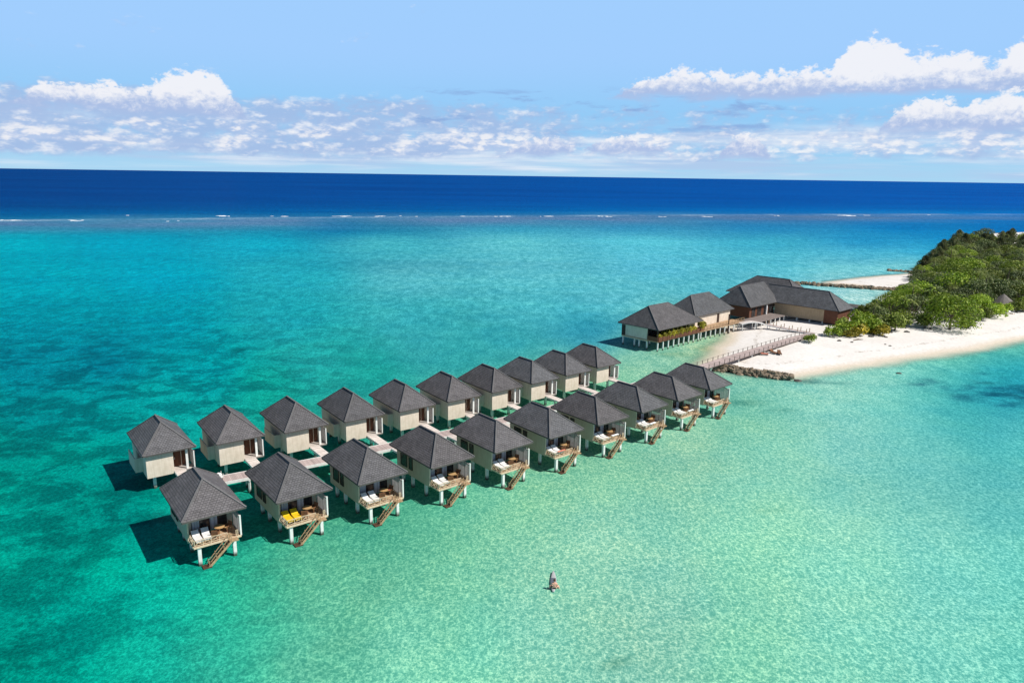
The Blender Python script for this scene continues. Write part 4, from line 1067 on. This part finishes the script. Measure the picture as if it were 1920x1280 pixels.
path('arched_footbridge', 'pale arched footbridge from the restaurant terrace to the sand walk', 'footbridge',
     [cw(31.8+5.6*t, -.1+3.4*t, 2.02+.55*math.sin(math.pi*t)-.35*t) for t in [i/8 for i in range(9)]], 1.5, M['bridge'], 0, 3.2)
path('boardwalk', 'narrow boarded walk with low posts crossing the sand to the jetty', 'boardwalk',
     [cw(37.7, 3.6, 1.66), cw(37.6, 6.5, 1.5), cw(37.8, 9.5, 1.35), cw(38.4, 12.2, 1.2), cw(38.9, 14.2, 1.15)], 1.4, M['jetty'], 1.9, 2.4)

# ------------------------------------------------------------------ foliage
def rot_to(n, spin):
    n = n.normalized(); u = Vector((0,0,1)) if abs(n.z) < .9 else Vector((1,0,0))
    s = n.cross(u).normalized(); t = n.cross(s); c_, s_ = math.cos(spin), math.sin(spin)
    return s*c_+t*s_, t*c_-s*s_
def leaf_mesh(name, leaves, mat):
    """leaves: (centre, normal, length, width, spin)"""
    V = []; F = []
    for c_, n, l, w_, sp in leaves:
        a, b_ = rot_to(n, sp); k = len(V); nn = n.normalized()*l*.12
        V += [c_-a*l/2, c_-b_*w_/2+nn, c_+a*l/2, c_+b_*w_/2+nn]; F += [(k, k+1, k+2), (k, k+2, k+3)]
    me = bpy.data.meshes.new(name); me.from_pydata([tuple(v) for v in V], [], F); me.materials.append(mat); return me
def rdir(rs):
    z = rs.uniform(-1, 1); a = rs.uniform(0, 2*math.pi); q = math.sqrt(1-z*z); return Vector((q*math.cos(a), q*math.sin(a), z))
def crown_leaves(rs, blobs, n, size, droop=.0):
    out = []; tot = sum(r*r for _, r, _ in blobs)
    for c_, r, sz in blobs:
        for i in range(int(n*r*r/tot)):
            d = rdir(rs)
            if d.z < -.55: continue
            rr = r*(rs.uniform(.55, 1.0)**.5)*(1+.18*math.sin(5*d.x+c_.x*3)*math.sin(4*d.y+c_.y))
            p = c_ + Vector((d.x*rr, d.y*rr, d.z*rr*sz))
            nn = d*1.0 + rdir(rs)*.75 + Vector((0,0,.35)); s = size*rs.uniform(.6, 1.35)
            out.append((p, nn, s, s*rs.uniform(.45, .75), rs.uniform(0, 6.28)))
    return out
def limbs(rs, h, spread, r0, targets):
    mb = MB(); z = 0; p = Vector((0,0,-.3)); q = Vector((rs.uniform(-.2,.2), rs.uniform(-.2,.2), h*.35))
    mb.tube(p, q, r0, r0*.75, 7)
    for t in targets:
        m_ = q.lerp(t, .5)+Vector((0,0,-.12*h)); mb.tube(q, m_, r0*.55, r0*.38, 6); mb.tube(m_, t, r0*.38, r0*.14, 5)
    return mb
def broad_tree(name, seed, h, r, n, size, mat, nb=9, flat=.75):
    rs = random.Random(seed); blobs = []
    for i in range(nb):
        a = i*2.4+rs.uniform(-.5,.5); q = r*.66*math.sqrt((i+.5)/nb)*rs.uniform(.85,1.15)
        br = r*rs.uniform(.34,.52); zz = h-br*flat-(q/r)**2*h*.42*rs.uniform(.8,1.2)
        blobs.append((Vector((q*math.cos(a), q*math.sin(a), max(zz, br*.55))), br, flat))
    # skirt that brings the leaves down toward the ground
    for i in range(10):
        a = i*.63+rs.uniform(-.2,.2); br = r*rs.uniform(.28,.42); blobs.append((Vector((r*.74*math.cos(a), r*.74*math.sin(a), h*rs.uniform(.2,.36))), br, .9))
    t = thing(name, 'x', 'tree')
    link('crown', leaf_mesh('crown', crown_leaves(rs, blobs, n, size), mat), t)
    limbs(rs, h, r, .03*h+.05, [b_[0] for b_ in blobs[:6]]).build('trunk', M['trunk'], t)
    return t
def bush(name, seed, h, r, n, size, mat, cat='shrub'):
    rs = random.Random(seed)
    blobs = [(Vector((rs.uniform(-.55,.55)*r, rs.uniform(-.55,.55)*r, h*rs.uniform(.3,.62))), r*rs.uniform(.35,.55), min(1, h/r*.8)) for i in range(6)]
    t = thing(name, 'x', cat)
    link('foliage', leaf_mesh('foliage', crown_leaves(rs, blobs, n, size), mat), t)
    mb = MB()
    for b_ in blobs[:4]: mb.tube((0,0,-.2), b_[0], .07, .025, 5)
    mb.build('stem', M['trunk'], t); return t
def casuarina(name, seed, h, n):
    rs = random.Random(seed); L = []
    for i in range(n):
        z = h*(.08+.92*rs.random()**1.0); rr = (.40*h*(1-(z/h)**2.2)**.8+.2)*rs.uniform(.25,1.05); a = rs.uniform(0,6.28)
        rr *= 1+.4*math.sin(a*3+z*1.7+seed)
        d = Vector((math.cos(a), math.sin(a), rs.uniform(.2,1.3)))
        p = Vector((rr*math.cos(a), rr*math.sin(a), z)); nn = Vector((math.cos(a+1.3), math.sin(a+1.3), rs.uniform(-.3,.6)))+rdir(rs)*.4
        L.append((p, nn, rs.uniform(.55,1.1), rs.uniform(.14,.28), rs.uniform(0,6.28)))
    t = thing(name, 'x', 'tree'); link('crown', leaf_mesh('crown', L, M['leafC']), t)
    mb = MB(); mb.tube((0,0,-.3), (.1,0,h*.5), .2, .12, 7); mb.tube((.1,0,h*.5), (0,.1,h*.97), .12, .03, 6)
    for i in range(7):
        a = i*2.2; z = h*(.25+.09*i); mb.tube((0,0,z), (math.cos(a)*h*.14, math.sin(a)*h*.14, z+h*.07), .05, .02, 5)
    mb.build('trunk', M['trunk'], t); return t
def palm(name, seed, h):
    rs = random.Random(seed); t = thing(name, 'x', 'palm tree'); mb = MB()
    lean = Vector((rs.uniform(-1,1), rs.uniform(-1,1), 0))*.12*h; pts = [Vector((0,0,-.3))+lean*(k/6)**1.8+Vector((0,0,h*k/6)) for k in range(7)]
    for k in range(6): mb.tube(pts[k], pts[k+1], .17-.012*k, .17-.012*(k+1), 8)
    mb.build('trunk', M['trunk'], t); top = pts[-1]
    V = []; F = []
    for i in range(17):
        a = i*2.4+rs.uniform(-.2,.2); e = rs.uniform(-.1,1.1); ln = rs.uniform(2.3,3.1); prev = None; N = 9
        for k in range(N+1):
            q = k/N; r_ = ln*q*(math.cos(e*.8)); z = math.sin(e)*ln*q - 1.15*ln*q*q*.62
            c_ = top+Vector((math.cos(a)*r_, math.sin(a)*r_, z)); side = Vector((-math.sin(a), math.cos(a), 0))
            if prev is not None and k < N+1:
                for s in (-1, 1):
                    l = .62*math.sin(math.pi*min(.97, .12+q*.86)); b0_ = prev; b1_ = prev.lerp(c_, .6); tip = c_+side*s*l+Vector((0,0,-.26*l)); j = len(V)
                    V += [b0_, b1_, tip]; F.append((j, j+1, j+2))
            prev = c_
    me = bpy.data.meshes.new('crown'); me.from_pydata([tuple(v) for v in V], [], F); me.materials.append(M['frond']); link('crown', me, t)
    return t

PROTO = {
    'broad': [broad_tree('broadleaf_tree', 11+i, 6.6+.5*i, 3.9+.25*i, 2100, .55, M[['leafA','leafB','leafE'][i % 3]]) for i in range(6)],
    'olive': [broad_tree('broadleaf_tree', 51+i, 5.2+.6*i, 3.6+.3*i, 1800, .5, M['leafB' if i else 'leafA']) for i in range(3)],
    'bush': [bush('beach_shrub', 31+i, 2.3+.3*i, 2.2+.2*i, 900, .42, M['leafA' if i != 1 else 'leafE']) for i in range(3)],
    'ybush': [bush('beach_shrub', 41+i, 2.1+.3*i, 2.0+.2*i, 900, .38, M['leafE' if i else 'leafD']) for i in range(2)],
    'cas': [casuarina('casuarina_tree', 61+i, 5.9+.8*i, 2400) for i in range(4)],
    'palm': [palm('coconut_palm', 71+i, 6.5+.9*i) for i in range(3)],
}
first = set()
def plant(kind, i, x, y, s, label, group, z=None, sz=None):
    pr = PROTO[kind][i % len(PROTO[kind])]
    o = pr if pr.name not in first else dup(pr); first.add(pr.name)
    o.location = (x, y, (zat(x, y) if z is None else z)-.05); o.rotation_euler = (0, 0, PR.uniform(0, 6.28)); o.scale = (s, s, s*(sz or 1))
    o['label'] = label
    if group: o['group'] = group
    return o
PR = random.Random(5)
VEG = [(71.5,156.6),(80,158.8),(88,164.2),(93,167.8),(97,165.5),(101,164),(107,164.5),(112.5,170),(120,178.5),(128,186),(139,192),(180,214),(240,247),(330,302),(420,380),(400,500),(300,470),(252,418),(204,350),(168,296),(154,275),(134,243),(123,226),(112,209),(103,197),(95,188),(86,176)]
def inside(x, y, Q):
    r_ = False; n = len(Q)
    for i in range(n):
        x0, y0 = Q[i]; x1, y1 = Q[(i+1) % n]
        if (y0 > y) != (y1 > y) and x < (x1-x0)*(y-y0)/(y1-y0)+x0: r_ = not r_
    return r_
def edge(x, y, Q):
    b_ = 1e9
    for i in range(len(Q)):
        a_ = Vector(Q[i]); c_ = Vector(Q[(i+1) % len(Q)]); e = c_-a_; t = max(0, min(1, (Vector((x,y))-a_).dot(e)/e.length_squared)); b_ = min(b_, (Vector((x,y))-a_-e*t).length)
    return b_
HUT = (132.5, 192.5)
pts = []
tries = 0
while tries < 26000 and len(pts) < 330:
    tries += 1
    y = 157 + 270*PR.random()**1.25; x = PR.uniform(70, 330)
    if x > y*.80+6 or not inside(x, y, VEG): continue
    if (x-HUT[0])**2+(y-HUT[1])**2 < 18 or (abs(x-HUT[0]+2.0) < 2.2 and 181 < y < 190): continue
    d = edge(x, y, VEG)
    mn = 2.5 + min(d, 12)*.15 + max(0, y-200)*.016
    if any((x-a_)**2+(y-b_)**2 < mn*mn for a_, b_, _ in pts): continue
    if (x-103)**2+(y-166.3)**2 < 26: continue
    pts.append((x, y, d))
for x, y, d in pts:
    h_in = min(1.0, .42+d*.055)
    far = (y-262)/60 + (PR.random()-.5)*.9
    r_ = PR.random()
    if x < 86 and d < 3.5:
        plant('ybush' if r_ < .45 else 'bush', PR.randrange(3), x, y, PR.uniform(.7,1.1), 'low yellow green shrub in the thicket at the landward end of the boardwalk', 'shrubs at the tip of the grove')
    elif d < 2.6 and y < 215:
        plant('bush', PR.randrange(3), x, y, PR.uniform(.95,1.5), 'low green shrub along the sandy edge of the grove', 'shrubs along the edge of the grove')
    elif far > .55 and r_ < .45:
        plant('cas', PR.randrange(4), x, y, PR.uniform(.75,1.2)*(.75+.25*h_in), 'dark feathery pointed tree at the far end of the island', 'dark feathery trees at the far end')
    elif r_ < .17 and d > 3:
        plant('palm', PR.randrange(3), x, y, PR.uniform(.95,1.2)*h_in, 'coconut palm rising among the broadleaf trees of the island', 'coconut palms in the grove')
    elif r_ < (.36 if far < .55 else .82):
        plant('olive', PR.randrange(3), x, y, PR.uniform(.9,1.2)*h_in, 'small dark olive rounded tree inside the island grove', 'dark olive trees in the grove')
    else:
        plant('broad', PR.randrange(6), x, y, PR.uniform(.78,1.1)*h_in*(.93 if y > 200 else 1), 'rounded green broadleaf tree inside the island grove', 'broadleaf trees in the grove')
# the ones that stand out
BT = broad_tree('broadleaf_tree', 99, 8.6, 6.0, 4200, .55, M['leafE'], 12)
BT.location = (103, 166.3, zat(103,166.3)-.1); BT['label'] = 'big bright green rounded tree spilling onto the beach, largest at the sand edge'
plant('ybush', 1, 63.6, 149.4, .85, 'small bright green bush standing alone on the sand by the jetty', None)
plant('ybush', 1, 71.3, 155.6, 1.1, 'yellow green shrub nearest the boardwalk, at the very tip of the grove', None)
plant('bush', 0, 73.5, 157.6, .9, 'dark green shrub just inland of the yellow green one at the grove tip', None)
plant('ybush', 0, 75.0, 156.0, 1.1, 'yellow shrub with golden leaves at the sandy tip of the grove', None)

for i, (x, y, s, kd, lb) in enumerate([(78.2,160.2,1.5,'ybush','broad yellow green shrub beside the tan wing of the large hall'),(81.0,163.2,1.45,'bush','green shrub behind the broad yellow one by the hall wing'),
    (83.5,161.0,1.35,'ybush','golden green shrub on the sand edge between the boardwalk and the big bright tree'),(86.5,165.6,1.6,'bush','large low green shrub at the start of the dense grove'),(83.0,168.8,1.5,'bush','green shrub close to the end wall of the hall wing'),
    (89.8,166.3,1.4,'bush','low green shrub at the beach edge, halfway to the big bright tree'),(93.6,169.5,1.5,'bush','low dark shrub at the beach edge, left foot of the big bright tree'),(76.2,160.6,1.2,'bush','dark green shrub hugging the end of the boardwalk')]):
    plant(kd, i, x-.8, y-2.4, s, lb, None)
for i, (x, y, s, lb) in enumerate([(128.6,187.2,1.15,'low green shrub left of the thatched hut at the sand edge'),(134.6,189.4,1.1,'low green shrub right of the thatched hut at the sand edge')]):
    plant('bush', i+1, x, y, s, lb, None)

# potted shrubs along the restaurant balustrade
ps = bush('planter_shrub', 81, 1.5, .62, 420, .26, M['leafD'])
B(ps, 'planter', M['brown'], (-.4, .4, -.25, .25, 0, .42))
for i, (u, s) in enumerate([(1.6,.9),(3.3,1.0),(5.0,1.1),(6.4,1.15),(7.8,1.1),(9.3,1.2),(11.0,1.15),(12.6,1.05),(14.0,1.0),(16.9,1.55)]):
    s *= 1.45
    o = ps if i == 0 else dup(ps)
    p = cw(u, -.95, 2.105); o.location = p; o.rotation_euler = (0,0,CTH); o.scale = (s*.9, s*.75, s)
    o['label'] = '%s yellow green potted shrub along the restaurant balustrade, from the lagoon corner' % ORD[i] if i < 9 else 'largest yellow green potted shrub, past the landward end of the restaurant balustrade'
    o['group'] = 'potted shrubs on the restaurant deck'

# ------------------------------------------------------------------ rock breakwaters
def rock_mesh(rs, r, sub=1):
    import bmesh
    bm = bmesh.new(); bmesh.ops.create_icosphere(bm, subdivisions=sub, radius=r); q = rs.uniform(0, 99)
    for v in bm.verts:
        n = mnoise.noise(v.co.normalized()*1.3+Vector((q,q*.7,q*.3))); v.co *= 1+.55*n; v.co.z *= .75
    me = bpy.data.meshes.new('tmp'); bm.to_mesh(me); bm.free(); return me
def breakwater(label, line, width, top, n, rmin, rmax, seed):
    rs = random.Random(seed); protos = [rock_mesh(rs, 1, 1) for _ in range(6)]
    V = []; F = []; base = Vector((*line[0], 0)); P = [Vector((*p, 0))-base for p in line]
    tot = sum((b_-a_).length for a_, b_ in zip(P, P[1:]))
    for i in range(n):
        t = rs.random()*tot
        for a_, b_ in zip(P, P[1:]):
            e = (b_-a_).length
            if t <= e: break
            t -= e
        d = (b_-a_).normalized(); nn = Vector((-d.y, d.x, 0)); o_ = rs.gauss(0, .42); o_ = max(-1, min(1, o_))
        c_ = a_+d*t+nn*o_*width/2; r = rs.uniform(rmin, rmax)
        z = top*(1-abs(o_)**1.3)*rs.uniform(.55,1.0)-.15
        m_ = Matrix.Rotation(rs.uniform(0,6.28),4,'Z') @ Matrix.Rotation(rs.uniform(-.6,.6),4,'X') @ Matrix.Diagonal((r*rs.uniform(.8,1.3), r*rs.uniform(.7,1.1), r, 1))
        pm = rs.choice(protos); k = len(V)
        V += [tuple((m_ @ v.co)+c_+Vector((0,0,z))) for v in pm.vertices]; F += [tuple(k+j for j in p.vertices) for p in pm.polygons]
    me = bpy.data.meshes.new('rock_breakwater'); me.from_pydata(V, [], F); me.materials.append(M['rock'])
    o = link('rock_breakwater', me); o.location = base; tag(o, label, 'breakwater'); return o
breakwater('short brown rock breakwater beside the jetty, nearest the villas', [(37.3,130.3),(40.5,128.8),(45.3,126.0),(50.0,123.6)], 3.0, 1.15, 420, .28, .62, 3)
breakwater('long low rock breakwater running out behind the large hall', [(92.5,243.4),(102,239.5),(114,234.5),(126.5,230.3)], 2.6, .95, 330, .4, .8, 4)
breakwater('small dark rock breakwater farthest away, off the island point', [(147,282.2),(151,280.5),(159.5,276.8)], 2.2, .7, 110, .35, .7, 5)

# ------------------------------------------------------------------ small things on the beach
def rock(x, y, r, seed, label, grp=None, mat='wetrock', name='beach_rock', cat='rock', z=None, flat=.8):
    me = rock_mesh(random.Random(seed), r, 2); me.materials.append(M[mat]); o = link(name, me)
    o.location = (x, y, (zat(x, y) if z is None else z)+r*.15); o.scale = (1.2, .9, flat); tag(o, label, cat, grp)
for i, (x, y, r) in enumerate([(70.6,151.6,.35),(72.9,150.7,.28),(79.8,156.4,.5),(81.4,158.1,.45),(82.7,156.6,.35),(83.0,156.1,.3),(79.6,149.7,.2),(80.1,148.7,.25),(90.8,162.1,.5),(86.5,161.0,.4),(88.6,163.5,.35)]):
    rock(x, y, r, 200+i, 'small dark weathered lump on the pale sand before the grove', 'dark lumps on the beach')
for x, y, a, lb in ((75.2,152.8,.4,'long pale driftwood log on the sand near the grove tip'), (98.5,166.0,1.1,'driftwood branch lying at the foot of the big bright tree')):
    b = MB(); b.tube((-1.3,0,.1), (0,.15,.16), .09, .13, 7); b.tube((0,.15,.16), (1.4,-.1,.1), .13, .05, 7); b.tube((.2,.1,.15), (.8,.7,.3), .06, .02, 6)
    o = b.build('driftwood', M['trunk']); o.location = (x, y, zat(x, y)); o.rotation_euler = (0,0,a); tag(o, lb, 'driftwood')
rock(71.8, 128.9, .5, 301, 'small dark rock breaking the shallow water off the beach', None, 'wetrock', 'shallow_rock', 'rock', -.15)
rock(50.9, 123.0, .9, 302, 'dark wet rock at the water end of the short breakwater', None, 'wetrock', 'shallow_rock', 'rock', -.3, .5)
bl = make_lounger(M['coral'], M['darkwood'], 'beach_lounger')
for i, (x, y, a, lb) in enumerate([(49.9,138.8,R(70),'reddish cushioned beach lounger on the open sand, nearest the breakwater'), (52.3,140.0,R(20),'middle one of three beach loungers on the open sand by the jetty'), (53.3,139.4,R(-10),'beach lounger on the open sand, farthest from the breakwater')]):
    if i == 1: bd = make_lounger(M['brown'], M['darkwood'], 'beach_lounger')
    o = bl if i == 0 else (bd if i == 1 else dup(bd)); o.location = (x, y, zat(x, y)+.01); o.rotation_euler = (0,0,a); o['label'] = lb; o['group'] = 'beach loungers'

# thatched hut among the trees
t = thing('thatched_hut', 'grey thatched hut half hidden among the trees behind the beach', 'hut', (HUT[0], HUT[1], zat(*HUT)))
b = MB(); N = 18
for k in range(4):
    r0 = 2.9*(1-k/4)+.02; r1 = 2.9*(1-(k+1)/4)+.02; z0 = 2.0+2.4*k/4; z1 = 2.0+2.4*(k+1)/4
    for i in range(N):
        a0, a1 = 2*math.pi*i/N, 2*math.pi*(i+1)/N
        j0, j1 = 1+.04*((i*7) % 5-2)/2, 1+.04*(((i+1) % N*7) % 5-2)/2
        b.face([(r0*j0*math.cos(a0), r0*j0*math.sin(a0), z0), (r0*j1*math.cos(a1), r0*j1*math.sin(a1), z0), (r1*j1*math.cos(a1), r1*j1*math.sin(a1), z1), (r1*j0*math.cos(a0), r1*j0*math.sin(a0), z1)])
b.build('roof', M['thatch'], t)
b = MB(); b.tube((0,0,-.2), (0,0,2.3), 2.1, n=16); b.build('wall', M['darkwood'], t)
b = MB(); b.box(-1.4, -.5, -2.3, -1.95, 0, 1.9); b.build('door', M['redwood'], t)
lp = make_lounger(M['cushion'], M['tan'], 'beach_lounger')
for i, (dx, dy, a) in enumerate([(-3.0,-5.8,.4), (-.9,-5.2,.2)]):
    o = lp if i == 0 else dup(lp); x, y = HUT[0]+dx, HUT[1]+dy; o.location = (x, y, zat(x, y)+.01); o.rotation_euler = (0,0,a)
    o['label'] = ['white beach lounger in front of the thatched hut, nearer the big bright tree', 'white beach lounger in front of the thatched hut, farther from the big bright tree'][i]; o['group'] = 'white loungers by the hut'
# flat roofed shed at the end of the long wing
sx_, sy_ = 88.6, 184.6
t = thing('service_shed', 'small flat roofed shed between the long tan wing and the trees', 'shed', (sx_, sy_, zat(sx_, sy_)), R(43))
B(t, 'wall', M['annex'], (-1.8, 1.8, -1.3, 1.3, -.2, 1.3)); B(t, 'post', M['white'], *[(x-.08, x+.08, y-.08, y+.08, 1.3, 2.3) for x in (-1.6, 1.6) for y in (-1.1, 1.1)])
B(t, 'roof', M['fascia'], (-2.4, 2.4, -1.9, 1.9, 2.3, 2.5))

# ------------------------------------------------------------------ person sitting astride a paddleboard
bx, by = 3.95, 57.03
me = bpy.data.meshes.new('paddleboard'); N = 22; V = []; F = []
for i in range(N+1):
    q = i/N; y = -1.55+3.1*q; w_ = .29*(max(0, math.sin(math.pi*min(1, .04+q*.95)))**.55); z = .10+.22*max(0, q-.72)**2*6
    for (fx, dz_) in ((-1,0),(-.55,.035),(.55,.035),(1,0),(.6,-.09),(-.6,-.09)): V.append((w_*fx, y, z+dz_))
for i in range(N):
    for j in range(6): F.append((i*6+j, i*6+(j+1) % 6, (i+1)*6+(j+1) % 6, (i+1)*6+j))
F.append(tuple(range(5,-1,-1))); F.append(tuple(N*6+j for j in range(6)))
me.from_pydata(V, [], F); me.materials.append(M['board']); pb = link('paddleboard', me); pb.location = (bx, by, 0); pb.rotation_euler = (0,0,R(-3))
for pl in me.polygons: pl.use_smooth = True
tag(pb, 'pale grey paddleboard afloat on the turquoise lagoon, carrying one person', 'paddleboard')
b = MB(); b.box(-.22, .22, -.5, .5, .145, .155); b.build('deck_pad', M['boardtip'], pb)

def skin(name, verts, edges, radii, mat, parent=None, root=0, sub=2):
    me = bpy.data.meshes.new(name); me.from_pydata(verts, edges, [])
    o = link(name, me, parent); me.materials.append(mat)
    md = o.modifiers.new('skin', 'SKIN'); md.use_smooth_shade = True
    if not me.skin_vertices: me.skin_vertices.new()
    for i, r in enumerate(radii):
        me.skin_vertices[0].data[i].radius = (r, r) if not isinstance(r, tuple) else r
    me.skin_vertices[0].data[root].use_root = True
    s = o.modifiers.new('sub', 'SUBSURF'); s.levels = sub; s.render_levels = sub
    return o
SV = [(0,0,.10),(0,.03,.30),(0,.06,.46),(0,.05,.56),(0,.06,.64),(0,.09,.74),(0,.10,.83)]
SE = [(0,1),(1,2),(2,3),(3,4),(4,5),(5,6)]; SR = [(.17,.13),(.15,.11),(.19,.12),(.10,.08),(.055,.055),(.085,.095),(.06,.07)]
for s in (-1, 1):
    k = len(SV)
    SV += [(s*.19,.05,.52),(s*.27,.13,.28),(s*.20,.34,.12),(s*.17,.40,.085)]; SR += [.062,.048,.038,.04]; SE += [(2,k),(k,k+1),(k+1,k+2),(k+2,k+3)]
    hk = k+3
    for f_, (dx, dy, dz, ln) in enumerate([(-.03,.05,0,.06),(-.012,.065,0,.07),(.008,.066,0,.068),(.028,.058,0,.055)]):
        j = len(SV); SV += [(s*(.17+dx*s*0+dx),.40+dy,.075),(s*(.17+dx*1.15),.40+dy+ln*.6,.06)]; SR += [.011,.008]; SE += [(hk,j),(j,j+1)]
    j = len(SV); SV += [(s*.125,.42,.08),(s*.11,.45,.07)]; SR += [.012,.009]; SE += [(hk,j),(j,j+1)]
    k = len(SV)
    SV += [(s*.14,.06,.10),(s*.38,.36,.10),(s*.42,.30,-.22),(s*.42,.42,-.34)]; SR += [.105,.068,.05,.035]; SE += [(0,k),(k,k+1),(k+1,k+2),(k+2,k+3)]
pe = skin('person', SV, SE, SR, M['skin']); pe.location = (bx+.02, by-1.22, .14); pe.rotation_euler = (0,0,R(-3))
tag(pe, 'bare backed person in dark shorts sitting on the grey paddleboard, facing away', 'person')
HV = []; HF = []; nu, nv = 14, 7
for j in range(nv+1):
    for i in range(nu):
        a_ = 2*math.pi*i/nu; e = -.35+(math.pi/2+.35)*j/nv
        e = max(e, -.9 if math.sin(a_) < 0 else .15)
        HV.append((.103*math.cos(a_)*math.cos(e), .085+.115*math.sin(a_)*math.cos(e)-.01, .785+.125*math.sin(e)))
for j in range(nv):
    for i in range(nu): HF.append((j*nu+i, j*nu+(i+1) % nu, (j+1)*nu+(i+1) % nu, (j+1)*nu+i))
me = bpy.data.meshes.new('hair'); me.from_pydata(HV, [], HF); me.materials.append(M['hair']); link('hair', me, pe)
for pl in me.polygons: pl.use_smooth = True
KV = [(0,0,.10),(0,.005,.20)]; KE = [(0,1)]; KR = [(.20,.155),(.175,.135)]
for s in (-1, 1):
    k = len(KV); KV += [(s*.14,.06,.10),(s*.27,.22,.10)]; KR += [.125,.10]; KE += [(0,k),(k,k+1)]
skin('shorts', KV, KE, KR, M['shorts'], pe)

for o in list(C.objects):
    if o.get('label') == 'x': print('UNLABELLED', o.name)
